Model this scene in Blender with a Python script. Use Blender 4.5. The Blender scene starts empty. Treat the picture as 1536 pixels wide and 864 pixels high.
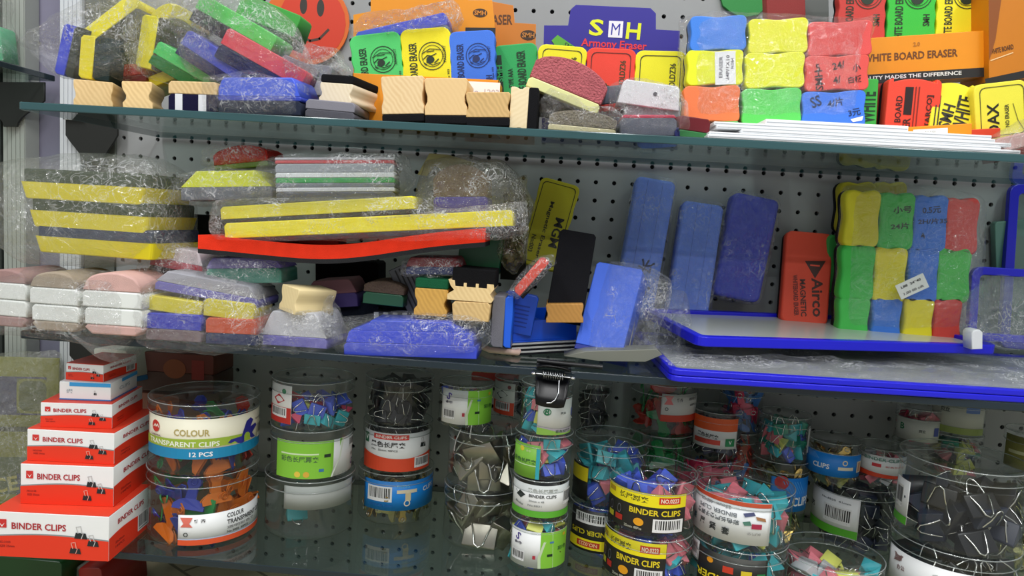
import bpy, math, random
from mathutils import Vector, Matrix, noise
random.seed(7)
PI = math.pi
SC = bpy.context.scene
COL = SC.collection
V = Vector

# ------------------------------------------------------------------ camera
FPX, YAW, PIT, ROL = 1116.4, .0629, .0972, .0599
CAM = V((.0336, -1.0393, -.0771))
_f = V((-math.sin(YAW)*math.cos(PIT), math.cos(YAW)*math.cos(PIT), -math.sin(PIT)))
_r0 = V((math.cos(YAW), math.sin(YAW), 0)); _u0 = _r0.cross(_f)
_r = math.cos(ROL)*_r0 + math.sin(ROL)*_u0
_u = -math.sin(ROL)*_r0 + math.cos(ROL)*_u0
cd = bpy.data.cameras.new('camera'); cam = bpy.data.objects.new('camera', cd); COL.objects.link(cam)
cam.matrix_world = Matrix(((_r.x, _u.x, -_f.x, CAM.x), (_r.y, _u.y, -_f.y, CAM.y), (_r.z, _u.z, -_f.z, CAM.z), (0, 0, 0, 1)))
cd.sensor_width = 36; cd.sensor_fit = 'HORIZONTAL'; cd.lens = FPX*36/1536; cd.clip_start = .01
SC.camera = cam

def ray(px, py): return _f + _r*((px-768)/FPX) - _u*((py-432)/FPX)
def P(px, py, Y):
    d = ray(px, py); return CAM + d*((Y-CAM.y)/d.y)
def PZ(px, py, Z):
    d = ray(px, py); return CAM + d*((Z-CAM.z)/d.z)
def S(p): return (p-CAM).dot(_f)/FPX          # metres per photograph pixel at a point

ZU, ZM, ZL = .011, -.233, -.472               # tops of the three glass shelves
YF = -.28                                     # their front edge

# ------------------------------------------------------------------ materials
def lin(c):
    if isinstance(c, str):
        c = c.lstrip('#'); c = [int(c[i:i+2], 16)/255 for i in (0, 2, 4)]
    return tuple((x/12.92 if x <= .04045 else ((x+.055)/1.055)**2.4) for x in c[:3]) + (1,)
_M = {}
def new(name):
    m = bpy.data.materials.new(name); m.use_nodes = True; nt = m.node_tree; nt.nodes.clear()
    o = nt.nodes.new('ShaderNodeOutputMaterial'); return m, nt, o
def N(nt, t, **k):
    n = nt.nodes.new(t)
    for a, b in k.items():
        if a in n.inputs.keys(): n.inputs[a].default_value = b
        else: setattr(n, a, b)
    return n
def texco(nt, s=1.0):
    t = N(nt, 'ShaderNodeTexCoord'); m = N(nt, 'ShaderNodeMapping'); m.inputs['Scale'].default_value = (s, s, s)
    nt.links.new(t.outputs['Object'], m.inputs['Vector']); return m.outputs['Vector']
def bumped(nt, bs, scale, strength, dist, detail=3, ntype='noise', co=None):
    co = co or texco(nt)
    n = N(nt, 'ShaderNodeTexNoise'); n.inputs['Scale'].default_value = scale; n.inputs['Detail'].default_value = detail
    nt.links.new(co, n.inputs['Vector'])
    b = N(nt, 'ShaderNodeBump'); b.inputs['Strength'].default_value = strength; b.inputs['Distance'].default_value = dist
    nt.links.new(n.outputs['Fac'], b.inputs['Height']); nt.links.new(b.outputs['Normal'], bs.inputs['Normal']); return n
def solid(kind, col, rough=.5, metal=0., bump=None, var=0., spec=.5, coat=0.):
    k = (kind, str(col), rough)
    if k in _M: return _M[k]
    m, nt, o = new(kind)
    b = N(nt, 'ShaderNodeBsdfPrincipled'); c = lin(col)
    b.inputs['Base Color'].default_value = c; b.inputs['Roughness'].default_value = rough; b.inputs['Metallic'].default_value = metal
    b.inputs['Specular IOR Level'].default_value = spec; b.inputs['Coat Weight'].default_value = coat; b.inputs['Coat Roughness'].default_value = .1
    if bump: n = bumped(nt, b, *bump)
    if var:
        n2 = N(nt, 'ShaderNodeTexNoise'); n2.inputs['Scale'].default_value = 60; n2.inputs['Detail'].default_value = 5
        nt.links.new(texco(nt), n2.inputs['Vector'])
        r = N(nt, 'ShaderNodeMapRange'); r.inputs['To Min'].default_value = 1-var; r.inputs['To Max'].default_value = 1+var
        nt.links.new(n2.outputs['Fac'], r.inputs['Value'])
        mx = N(nt, 'ShaderNodeMix', data_type='RGBA', blend_type='MULTIPLY'); mx.inputs[0].default_value = 1
        mx.inputs[6].default_value = c; nt.links.new(r.outputs[0], mx.inputs[7]); nt.links.new(mx.outputs[2], b.inputs['Base Color'])
    nt.links.new(b.outputs[0], o.inputs[0]); _M[k] = m; return m
def foam(c): return solid('foam', c, .62, bump=(900, .25, .0006, 2), var=.06)
def plastic(c, r=.32): return solid('plastic', c, r)
def felt(c): return solid('felt', c, .95, bump=(1400, .7, .0012, 4), var=.18, spec=.15)
def plush(c): return solid('plush', c, 1.0, bump=(420, 1., .004, 6), var=.35, spec=.1)
def ink(c): return solid('ink', c, .5)
def paper(c): return solid('card', c, .45, var=.03)
def steel(c='#d8d8d4', r=.2): return solid('steel', c, r, 1.)
def clearplastic(c):
    k = ('clearcol', c)
    if k in _M: return _M[k]
    m, nt, o = new('tinted_plastic')
    t = N(nt, 'ShaderNodeBsdfTransparent'); t.inputs[0].default_value = lin(c)
    b = N(nt, 'ShaderNodeBsdfPrincipled'); b.inputs['Base Color'].default_value = lin(c); b.inputs['Roughness'].default_value = .15
    mx = N(nt, 'ShaderNodeMixShader'); mx.inputs[0].default_value = .72
    nt.links.new(t.outputs[0], mx.inputs[1]); nt.links.new(b.outputs[0], mx.inputs[2]); nt.links.new(mx.outputs[0], o.inputs[0])
    _M[k] = m; return m
def wood(c, dark='#a8793c', axis=1):
    k = ('wood', c, dark)
    if k in _M: return _M[k]
    m, nt, o = new('wood'); b = N(nt, 'ShaderNodeBsdfPrincipled'); b.inputs['Roughness'].default_value = .6
    co = texco(nt); mp = N(nt, 'ShaderNodeMapping'); mp.inputs['Rotation'].default_value = (0, .6, 0); mp.inputs['Scale'].default_value = (1, .08, 1)
    nt.links.new(co, mp.inputs['Vector'])
    w = N(nt, 'ShaderNodeTexWave', wave_type='BANDS', bands_direction='X'); w.inputs['Scale'].default_value = 70; w.inputs['Distortion'].default_value = 4.5; w.inputs['Detail'].default_value = 2
    w.inputs['Detail Scale'].default_value = 1.
    nt.links.new(mp.outputs[0], w.inputs['Vector'])
    n = N(nt, 'ShaderNodeTexNoise'); n.inputs['Scale'].default_value = 40; nt.links.new(mp.outputs[0], n.inputs['Vector'])
    ad = N(nt, 'ShaderNodeMath', operation='MULTIPLY'); nt.links.new(w.outputs['Fac'], ad.inputs[0]); nt.links.new(n.outputs['Fac'], ad.inputs[1])
    mx = N(nt, 'ShaderNodeMix', data_type='RGBA'); mx.inputs[6].default_value = lin(c); mx.inputs[7].default_value = lin(dark)
    a2 = N(nt, 'ShaderNodeMath', operation='MULTIPLY'); a2.inputs[1].default_value = .6; nt.links.new(ad.outputs[0], a2.inputs[0]); nt.links.new(a2.outputs[0], mx.inputs[0]); nt.links.new(mx.outputs[2], b.inputs['Base Color'])
    nt.links.new(b.outputs[0], o.inputs[0]); _M[k] = m; return m
def film(tag='clear', milk=.06, tint='#ffffff', gloss=.10, ridge=.35, scale=55., crumple=1., crease_glint=.6):
    """thin clear film with creases: transparent, with a little haze and glossy wrinkles"""
    k = ('film', tag)
    if k in _M: return _M[k]
    m, nt, o = new('clear_film_'+tag)
    co = texco(nt)
    n = N(nt, 'ShaderNodeTexNoise'); n.inputs['Scale'].default_value = scale; n.inputs['Detail'].default_value = 4; n.inputs['Distortion'].default_value = 1.6
    vo = N(nt, 'ShaderNodeTexVoronoi', feature='DISTANCE_TO_EDGE'); vo.inputs['Scale'].default_value = scale*.8
    nm = N(nt, 'ShaderNodeMix', data_type='RGBA', blend_type='LINEAR_LIGHT'); nm.inputs[0].default_value = .05
    nt.links.new(co, n.inputs['Vector']); nt.links.new(co, nm.inputs[6]); nt.links.new(n.outputs['Color'], nm.inputs[7]); nt.links.new(nm.outputs[2], vo.inputs['Vector'])
    hm = N(nt, 'ShaderNodeMath', operation='MINIMUM'); hm.inputs[1].default_value = .22; nt.links.new(vo.outputs['Distance'], hm.inputs[0])
    hs = N(nt, 'ShaderNodeMath', operation='ADD'); nt.links.new(hm.outputs[0], hs.inputs[0]); nt.links.new(n.outputs['Fac'], hs.inputs[1])
    bp = N(nt, 'ShaderNodeBump'); bp.inputs['Strength'].default_value = crumple; bp.inputs['Distance'].default_value = .012
    nt.links.new(hs.outputs[0], bp.inputs['Height'])
    gl = N(nt, 'ShaderNodeBsdfGlossy'); gl.inputs['Roughness'].default_value = .085; gl.inputs['Color'].default_value = (1, 1, 1, 1); nt.links.new(bp.outputs[0], gl.inputs['Normal'])
    df = N(nt, 'ShaderNodeBsdfDiffuse'); df.inputs['Color'].default_value = lin(tint)
    tr = N(nt, 'ShaderNodeBsdfTransparent'); tr.inputs[0].default_value = (.97, .97, .97, 1)
    lw = N(nt, 'ShaderNodeLayerWeight'); lw.inputs['Blend'].default_value = .25; nt.links.new(bp.outputs[0], lw.inputs['Normal'])
    ml = N(nt, 'ShaderNodeMath', operation='MULTIPLY_ADD'); nt.links.new(lw.outputs['Facing'], ml.inputs[0]); ml.inputs[1].default_value = ridge; ml.inputs[2].default_value = gloss
    a = N(nt, 'ShaderNodeMixShader'); a.inputs[0].default_value = milk; nt.links.new(tr.outputs[0], a.inputs[1]); nt.links.new(df.outputs[0], a.inputs[2])
    b = N(nt, 'ShaderNodeMixShader'); nt.links.new(ml.outputs[0], b.inputs[0]); nt.links.new(a.outputs[0], b.inputs[1]); nt.links.new(gl.outputs[0], b.inputs[2])
    # whitened folds and creases, with film highlights painted in as patchy white lines
    def noi(sc, det, dist=0., w=0):
        q = N(nt, 'ShaderNodeTexNoise'); q.inputs['Scale'].default_value = sc; q.inputs['Detail'].default_value = det; q.inputs['Distortion'].default_value = dist; nt.links.new(co, q.inputs['Vector']); return q.outputs['Fac']
    def mth(op, x, y=None, y2=None):
        q = N(nt, 'ShaderNodeMath', operation=op)
        for i_, v_ in enumerate((x, y, y2)):
            if v_ is None: continue
            if isinstance(v_, (int, float)): q.inputs[i_].default_value = v_
            else: nt.links.new(v_, q.inputs[i_])
        return q.outputs[0]
    def rng(x, a_, b_, c_=0., d_=1.):
        q = N(nt, 'ShaderNodeMapRange'); q.inputs['From Min'].default_value = a_; q.inputs['From Max'].default_value = b_; q.inputs['To Min'].default_value = c_; q.inputs['To Max'].default_value = d_; nt.links.new(x, q.inputs['Value']); return q.outputs[0]
    l1 = rng(mth('ABSOLUTE', mth('SUBTRACT', noi(scale*.55, 1.5, 3.), .5)), .0, .016, 1, 0); l2 = rng(mth('ABSOLUTE', mth('SUBTRACT', noi(scale*1.5, 2, 2.), .52)), .0, .022, 1, 0)
    l3 = rng(vo.outputs['Distance'], .0, .03, 1, 0)
    pt = rng(noi(scale*.35, 2), .48, .60); lines = mth('MAXIMUM', mth('MAXIMUM', l1, l2), mth('MULTIPLY', l3, .6)); fac = mth('MULTIPLY', mth('MULTIPLY', lines, mth('ADD', mth('MULTIPLY', pt, .85), .15)), crease_glint)
    g2 = N(nt, 'ShaderNodeBsdfGlossy'); g2.inputs['Roughness'].default_value = .3; nt.links.new(bp.outputs[0], g2.inputs['Normal'])
    d2 = N(nt, 'ShaderNodeBsdfDiffuse'); d2.inputs['Color'].default_value = (.9, .92, .93, 1)
    wm = N(nt, 'ShaderNodeMixShader'); wm.inputs[0].default_value = .45; nt.links.new(d2.outputs[0], wm.inputs[1]); nt.links.new(g2.outputs[0], wm.inputs[2])
    cm = N(nt, 'ShaderNodeMixShader'); nt.links.new(fac, cm.inputs[0]); nt.links.new(b.outputs[0], cm.inputs[1]); nt.links.new(wm.outputs[0], cm.inputs[2]); b = cm
    nt.links.new(b.outputs[0], o.inputs[0]); _M[k] = m; return m
def clear(tag, tint=(.9, .93, .92), haze=.035, refl=.9, rough=.04, base=.03, hz=(.6, .65, .63)):
    """hard clear sheet: transparent, mirror-like towards grazing angles"""
    k = ('clear', tag)
    if k in _M: return _M[k]
    m, nt, o = new('clear_'+tag)
    tr = N(nt, 'ShaderNodeBsdfTransparent'); tr.inputs[0].default_value = tint + (1,)
    gl = N(nt, 'ShaderNodeBsdfGlossy'); gl.inputs['Roughness'].default_value = rough
    df = N(nt, 'ShaderNodeBsdfDiffuse'); df.inputs['Color'].default_value = hz + (1,)
    fr = N(nt, 'ShaderNodeFresnel'); fr.inputs['IOR'].default_value = 1.5
    ge = N(nt, 'ShaderNodeNewGeometry')
    ml = N(nt, 'ShaderNodeMath', operation='MULTIPLY_ADD'); nt.links.new(fr.outputs[0], ml.inputs[0]); ml.inputs[1].default_value = refl; ml.inputs[2].default_value = base
    lw = N(nt, 'ShaderNodeLayerWeight'); lw.inputs['Blend'].default_value = .35
    m2 = N(nt, 'ShaderNodeMath', operation='POWER'); nt.links.new(lw.outputs['Facing'], m2.inputs[0]); m2.inputs[1].default_value = 3.
    m3 = N(nt, 'ShaderNodeMath', operation='MULTIPLY'); nt.links.new(m2.outputs[0], m3.inputs[0]); m3.inputs[1].default_value = refl*.8
    m4 = N(nt, 'ShaderNodeMath', operation='ADD'); m4.inputs[1].default_value = base+.03; nt.links.new(m3.outputs[0], m4.inputs[0])
    a = N(nt, 'ShaderNodeMixShader'); a.inputs[0].default_value = haze; nt.links.new(tr.outputs[0], a.inputs[1]); nt.links.new(df.outputs[0], a.inputs[2])
    b = N(nt, 'ShaderNodeMixShader'); nt.links.new(m4.outputs[0], b.inputs[0]); nt.links.new(a.outputs[0], b.inputs[1]); nt.links.new(gl.outputs[0], b.inputs[2])
    nt.links.new(b.outputs[0], o.inputs[0]); _M[k] = m; return m

# ------------------------------------------------------------------ mesh builder
class MB:
    def __init__(s): s.v = []; s.f = []; s.m = []; s.s = []
    def add(s, vs, fs, mi=0, smooth=False):
        b = len(s.v); s.v += [tuple(x) for x in vs]
        for k, f in enumerate(fs):
            s.f.append([b+i for i in f]); s.m.append(mi); s.s.append(smooth if not isinstance(smooth, list) else smooth[k])
    def mesh(s, name, mats):
        me = bpy.data.meshes.new(name); me.from_pydata(s.v, [], s.f)
        for m in (mats if isinstance(mats, (list, tuple)) else [mats]): me.materials.append(m)
        me.polygons.foreach_set('material_index', s.m); me.polygons.foreach_set('use_smooth', s.s)
        me.update(); return me
    def build(s, name, mats, parent=None, M=None):
        o = bpy.data.objects.new(name, s.mesh(name, mats)); COL.objects.link(o)
        if parent is not None: o.parent = parent
        if M is not None: o.matrix_world = M
        return o
    # --- shapes
    def prism(s, out, y0, y1, b=.0, mi=0, ax='xz', mf=None):
        """outline (x,z) swept from y0 (front) to y1 with softened rims"""
        n = len(out)
        area = sum(out[i][0]*out[(i+1) % n][1]-out[(i+1) % n][0]*out[i][1] for i in range(n))
        if area < 0: out = out[::-1]
        nr = []
        for i in range(n):
            a, c, d = out[i-1], out[i], out[(i+1) % n]
            e1 = V((c[0]-a[0], c[1]-a[1])); e2 = V((d[0]-c[0], d[1]-c[1]))
            if e1.length < 1e-9: e1 = e2
            if e2.length < 1e-9: e2 = e1
            e1.normalize(); e2.normalize(); nn = V((-(e1.y+e2.y), e1.x+e2.x))
            if nn.length < 1e-6: nn = V((-e1.y, e1.x))
            nn.normalize(); nr.append(nn)
        if b > 0: st = [(y0, b), (y0+b*.3, b*.3), (y0+b, 0), (y1-b, 0), (y1-b*.3, b*.3), (y1, b)]
        else: st = [(y0, 0), (y1, 0)]
        vs = []
        for y, ins in st:
            for (x, z), nn in zip(out, nr): vs.append((x+nn.x*ins, y, z+nn.y*ins))
        fs = []; sm = []
        for k in range(len(st)-1):
            for i in range(n):
                j = (i+1) % n; fs.append((k*n+i, k*n+j, (k+1)*n+j, (k+1)*n+i)); sm.append(b > 0)
        fs = [f[::-1] for f in fs]
        fs.append([i for i in range(n)]); sm.append(False)
        fs.append([(len(st)-1)*n+i for i in range(n)][::-1]); sm.append(False)
        if ax == 'xy': vs = [(x, z, y) for x, y, z in vs]; fs = [f[::-1] for f in fs]
        if ax == 'yz': vs = [(y, x, z) for x, y, z in vs]; fs = [f[::-1] for f in fs]
        s.add(vs, fs, mi, sm)
        return s
    def box(s, x0, x1, y0, y1, z0, z1, b=0., mi=0, r=None):
        s.prism(rrect(x0, x1, z0, z1, r if r is not None else max(b, .0002), 3 if (r or b) else 1), y0, y1, b, mi); return s
    def lathe(s, prof, n=40, mi=0, c=(0, 0, 0)):
        vs = []; 
        for r, z in prof:
            for i in range(n):
                a = 2*PI*i/n; vs.append((c[0]+r*math.cos(a), c[1]+r*math.sin(a), c[2]+z))
        fs = []
        for k in range(len(prof)-1):
            for i in range(n):
                j = (i+1) % n; fs.append((k*n+i, k*n+j, (k+1)*n+j, (k+1)*n+i))
        s.add(vs, fs, mi, True); return s
    def tube(s, pts, r, n=6, mi=0, closed=False):
        pts = [V(p) for p in pts]; m = len(pts); vs = []
        up = V((.13, .27, .95)).normalized()
        for i, p in enumerate(pts):
            if closed: t = pts[(i+1) % m]-pts[i-1]
            else: t = pts[min(i+1, m-1)]-pts[max(i-1, 0)]
            t.normalize(); a = t.cross(up)
            if a.length < 1e-4: a = t.cross(V((1, 0, 0)))
            a.normalize(); b = t.cross(a)
            for k in range(n):
                q = 2*PI*k/n; vs.append(p+r*(math.cos(q)*a+math.sin(q)*b))
        fs = []
        for i in range(m if closed else m-1):
            j = (i+1) % m
            for k in range(n):
                l = (k+1) % n; fs.append((i*n+k, i*n+l, j*n+l, j*n+k))
        s.add(vs, fs, mi, True)
        if not closed: s.add(vs[:n], [list(range(n))], mi); s.add(vs[-n:], [list(range(n))[::-1]], mi)
        return s
def rrect(x0, x1, z0, z1, r, k=4):
    r = min(r, (x1-x0)*.49, (z1-z0)*.49); o = []
    if r <= 0 or k < 2: return [(x0, z0), (x1, z0), (x1, z1), (x0, z1)]
    for cx, cz, a0 in ((x1-r, z0+r, -90), (x1-r, z1-r, 0), (x0+r, z1-r, 90), (x0+r, z0+r, 180)):
        for i in range(k+1):
            a = math.radians(a0+90*i/k); o.append((cx+r*math.cos(a), cz+r*math.sin(a)))
    return o
def dense(o, step):
    r = []
    for i in range(len(o)):
        a = V(o[i]); b = V(o[(i+1) % len(o)]); n = max(1, int((b-a).length/step))
        for k in range(n): r.append(tuple(a+(b-a)*k/n))
    return r
def bone(W, H, dx=.05, dz=.1, r=.16):
    """rounded oblong with a shallow notch in the middle of each side"""
    o = dense(rrect(-W/2, W/2, 0, H, r*min(W, H), 4), min(W, H)/14); q = []
    for x, z in o:
        tz = (z-H/2)/(H/2); tx = x/(W/2)
        if abs(tz) > .8: z -= math.copysign(1, tz)*dz*H*.5*math.exp(-(tx/.38)**2)*(abs(tz)-.8)/.2
        if abs(tx) > .8: x -= math.copysign(1, tx)*dx*W*.5*math.exp(-(tz/.4)**2)*(abs(tx)-.8)/.2
        q.append((x, z))
    return q
def scallop(W, H, amp=.03, n=4, r=.16):
    o = dense(rrect(-W/2, W/2, 0, H, r*min(W, H), 4), min(W, H)/20); q = []
    for x, z in o:
        tz = (z-H/2)/(H/2)
        if abs(x) > W*.44 and abs(tz) < .75: x -= math.copysign(1, x)*W*amp*(.5+.5*math.cos(tz*n*PI))*(1-abs(tz)*.8)
        q.append((x, z))
    return q

# ------------------------------------------------------------------ things
def tag(o, label=None, cat=None, group=None, kind=None):
    if label: o['label'] = label
    if cat: o['category'] = cat
    if group: o['group'] = group
    if kind: o['kind'] = kind
    return o
def thing(name, label, cat, M, group=None):
    o = bpy.data.objects.new(name, None); COL.objects.link(o); o.matrix_world = M; o.empty_display_size = .01
    return tag(o, label, cat, group)
def frame_of(o, x, y, z): return Matrix(((x.x, y.x, z.x, o.x), (x.y, y.y, z.y, o.y), (x.z, y.z, z.z, o.z), (0, 0, 0, 1)))
def AX(bc, tc, w, Y, Yt=None, turn=0, z=None):
    """frame whose z runs from pixel bc (depth Y) to pixel tc (depth Yt); returns matrix, width, height in metres"""
    b = P(bc[0], bc[1], Y); t = P(tc[0], tc[1], Y if Yt is None else Yt)
    if z is not None:
        dz = z-b.z; b.z = z
        if abs(dz) > .02: t.z += 0
    zax = (t-b); H = zax.length; zax.normalize()
    dy = V((0, 1, 0)); dy = (dy-dy.dot(zax)*zax).normalized(); xax = dy.cross(zax)
    M = frame_of(b, xax, dy, zax)
    if turn: M = M @ Matrix.Rotation(math.radians(turn), 4, 'Z')
    return M, w*S(b), H

# ------------------------------------------------------------------ printing
_T = {}
def text_shape(t, bold):
    k = (t, bold)
    if k not in _T:
        cu = bpy.data.curves.new('t', 'FONT'); cu.body = t; cu.resolution_u = 2; cu.offset = .022 if bold else 0.
        ob = bpy.data.objects.new('t', cu); COL.objects.link(ob); dg = bpy.context.evaluated_depsgraph_get(); dg.update()
        me = bpy.data.meshes.new_from_object(ob.evaluated_get(dg)); vs = [(v.co.x, v.co.y) for v in me.vertices]; fs = [list(p.vertices) for p in me.polygons]
        bpy.data.objects.remove(ob); bpy.data.curves.remove(cu); bpy.data.meshes.remove(me)
        if vs:
            x0 = min(v[0] for v in vs); x1 = max(v[0] for v in vs); y0 = min(v[1] for v in vs); y1 = max(v[1] for v in vs)
            vs = [((x-x0-(x1-x0)/2), (y-y0-(y1-y0)/2)) for x, y in vs]; _T[k] = (vs, fs, x1-x0, y1-y0)
        else: _T[k] = ([], [], 1, 1)
    return _T[k]
def flat_face(W): return lambda x, z, off: (x-W/2, -off, z)
def side_face(W): return lambda y, z, off: (W/2+off, y, z)
def top_face(W, H): return lambda x, y, off: (x-W/2, y, H+off)
def cyl_face(r, a0, z0=0):
    # x is arc length from angle a0 (radians), growing to the viewer's right seen from outside
    return lambda x, z, off: ((r+off)*math.cos(a0+x/r), (r+off)*math.sin(a0+x/r), z0+z)
def printing(parent, mp, W, H, items, name='printing', off0=.0003):
    mb = MB(); mats = []; off = off0
    def mi(c):
        m = ink(c)
        if m not in mats: mats.append(m)
        return mats.index(m)
    for it in items:
        k = it[0]
        off += .00006
        if k == 'r':      # centre u v, size w h, colour, rotation
            _, u, v, w, h, c = it[:6]; rot = math.radians(it[6]) if len(it) > 6 else 0
            n = max(1, int(w*W/.004)); vs = []; ca, sa = math.cos(rot), math.sin(rot)
            for i in range(n+1):
                for s_ in (-.5, .5):
                    x = (i/n-.5)*w*W; z = s_*h*H; vs.append(mp(u*W+x*ca-z*sa, v*H+x*sa+z*ca, off))
            mb.add(vs, [(2*i, 2*i+2, 2*i+3, 2*i+1) for i in range(n)], mi(c))
        elif k == 'band':  # lower fn, upper fn, colour, u0, u1
            _, f0, f1, c = it[:4]; u0, u1 = (it[4], it[5]) if len(it) > 4 else (0, 1)
            n = 24; vs = []
            for i in range(n+1):
                u = u0+(u1-u0)*i/n
                for f in (f0, f1): vs.append(mp(u*W, (f(u) if callable(f) else f)*H, off))
            mb.add(vs, [(2*i, 2*i+2, 2*i+3, 2*i+1) for i in range(n)], mi(c))
        elif k == 't':     # text, u, v, cap height/H, colour, rotation, fit width/W, bold
            _, t, u, v, h, c = it[:6]; rot = math.radians(it[6]) if len(it) > 6 else 0; fit = it[7] if len(it) > 7 else None; bold = it[8] if len(it) > 8 else True
            vs, fs, tw, th = text_shape(t, bold)
            if not vs: continue
            vert = abs(math.sin(rot)) > .7
            sz = h*(W if vert and False else H)/th; sx = (fit*(H if vert else W)/tw) if fit else sz
            ca, sa = math.cos(rot), math.sin(rot)
            q = []
            for x, y in vs:
                x *= sx; y *= sz; q.append(mp(u*W+x*ca-y*sa, v*H+x*sa+y*ca, off))
            mb.add(q, fs, mi(c))
        elif k == 'e':     # ellipse: u v rx ry (fraction of H), colour
            _, u, v, rx, ry, c = it[:6]; n = 20
            vs = [mp(u*W, v*H, off)]+[mp(u*W+rx*H*math.cos(2*PI*i/n), v*H+ry*H*math.sin(2*PI*i/n), off) for i in range(n)]
            mb.add(vs, [(0, 1+i, 1+(i+1) % n) for i in range(n)], mi(c))
        elif k == 'ring':
            _, u, v, rx, ry, c, t_ = it[:7]; n = 24; vs = []
            for i in range(n):
                for q in (1, 1-t_): vs.append(mp(u*W+rx*q*H*math.cos(2*PI*i/n), v*H+ry*q*H*math.sin(2*PI*i/n), off))
            mb.add(vs, [(2*i, 2*i+1, (2*i+3) % (2*n), (2*i+2) % (2*n)) for i in range(n)], mi(c))
        elif k == 'p':     # polygon in u,v
            _, pts, c = it[:3]
            mb.add([mp(u*W, v*H, off) for u, v in pts], [list(range(len(pts)))], mi(c))
        elif k == 'line':  # polyline u,v; width fraction of H
            _, pts, c, w = it[:4]
            for (a, b) in zip(pts, pts[1:]):
                A = V((a[0]*W, a[1]*H)); B = V((b[0]*W, b[1]*H)); d = (B-A)
                if d.length < 1e-7: continue
                d.normalize(); n_ = V((-d.y, d.x))*w*H/2; A2 = A-d*w*H*.3; B2 = B+d*w*H*.3
                mb.add([mp(q.x, q.y, off) for q in (A2-n_, B2-n_, B2+n_, A2+n_)], [(0, 1, 2, 3)], mi(c))
        elif k == 'frame': # thin rectangular outline u0,v0,u1,v1
            _, u0, v0, u1, v1, c, w = it[:7]; r = it[7] if len(it) > 7 else .12
            out = rrect(u0*W, u1*W, v0*H, v1*H, r*min(W, H), 3); inn = rrect(u0*W+w*H, u1*W-w*H, v0*H+w*H, v1*H-w*H, r*min(W, H), 3); n = len(out)
            mb.add([mp(x, z, off) for x, z in out]+[mp(x, z, off) for x, z in inn], [(i, (i+1) % n, n+(i+1) % n, n+i) for i in range(n)], mi(c))
        elif k == 'bc':    # barcode
            _, u, v, w, h = it[:5]; rnd = random.Random(int(u*1000+v*77+w*13))
            bg = it[5] if len(it) > 5 else '#e8e8e8'
            n = max(1, int(w*W/.004)); vs = []
            for i in range(n+1):
                for s_ in (-.5, .5): vs.append(mp(u*W+(i/n-.5)*w*W, v*H+s_*h*H, off))
            mb.add(vs, [(2*i, 2*i+2, 2*i+3, 2*i+1) for i in range(n)], mi(bg))
            x = -.42*w
            while x < .42*w:
                bw = w*rnd.choice((.018, .03, .045)); 
                mb.add([mp((u+x+a*bw)*W, (v+b*h)*H, off+.00005) for a, b in ((0, -.28), (1, -.28), (1, .4), (0, .4))], [(0, 1, 2, 3)], mi('#202020')); x += bw+w*rnd.choice((.02, .035))
            mb.add([mp((u+a*w)*W, (v+b*h)*H, off+.00005) for a, b in ((-.38, -.42), (.38, -.42), (.38, -.36), (-.38, -.36))], [(0, 1, 2, 3)], mi('#606060'))
    if not mats: return None
    return mb.build(name, mats, parent)
def clip_icon(u, v, s, body='#1c2428', wire='#c8c8c8', asp=1.):
    """drawn fold-back clip, s = size as fraction of face height, asp = H/W"""
    a = asp*s
    return [('p', [(u-a*.5, v-s*.25), (u+a*.5, v-s*.3), (u+a*.38, v+s*.3), (u-a*.38, v+s*.35)], body),
            ('line', [(u-a*.2, v+s*.3), (u-a*.35, v+s*.9), (u+a*.0, v+s*1.), (u+a*.1, v+s*.3)], wire, s*.09),
            ('line', [(u+a*.05, v-s*.25), (u+a*.2, v+s*.3)], wire, s*.07)]
# ------------------------------------------------------------------ builders
MK = {'foam': foam, 'felt': felt, 'plush': plush, 'plastic': plastic, 'paper': paper, 'wood': wood, 'clear': clearplastic}
def mk(kind, c): return MK[kind](c)
SHP = {'bone': bone, 'scallop': scallop, 'round': lambda W, H: rrect(-W/2, W/2, 0, H, .14*min(W, H), 5),
       'square': lambda W, H: rrect(-W/2, W/2, 0, H, .05*min(W, H), 3),
       'arch': lambda W, H: rrect(-W/2, W/2, 0, H, .10*W, 3)[:8]+[(W/2-(W)*t/10, H*(.9+.1*math.sin(PI*t/10))) for t in range(1, 10)]+rrect(-W/2, W/2, 0, H, .10*W, 3)[8:]}
def slab(label, bc, tc, w, Y, D, col, shape='round', items=(), back='#1c1c20', name='board_eraser', group=None, turn=0, Yt=None, kind='foam', cat='eraser', bev=.0012, bk='felt', z=None):
    M, W, H = AX(bc, tc, w, Y, Yt, turn, z); o = thing(name, label, cat, M, group); out = SHP[shape](W, H)
    d1 = D*.7 if back else D
    MB().prism(out, 0, d1, bev).build('body', mk(kind, col), o)
    if back: MB().prism([(x*.985, H/2+(zz-H/2)*.985) for x, zz in out], d1, D, .0008).build('felt_pad', mk(bk, back), o)
    if items: printing(o, flat_face(W), W, H, items)
    return o
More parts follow.
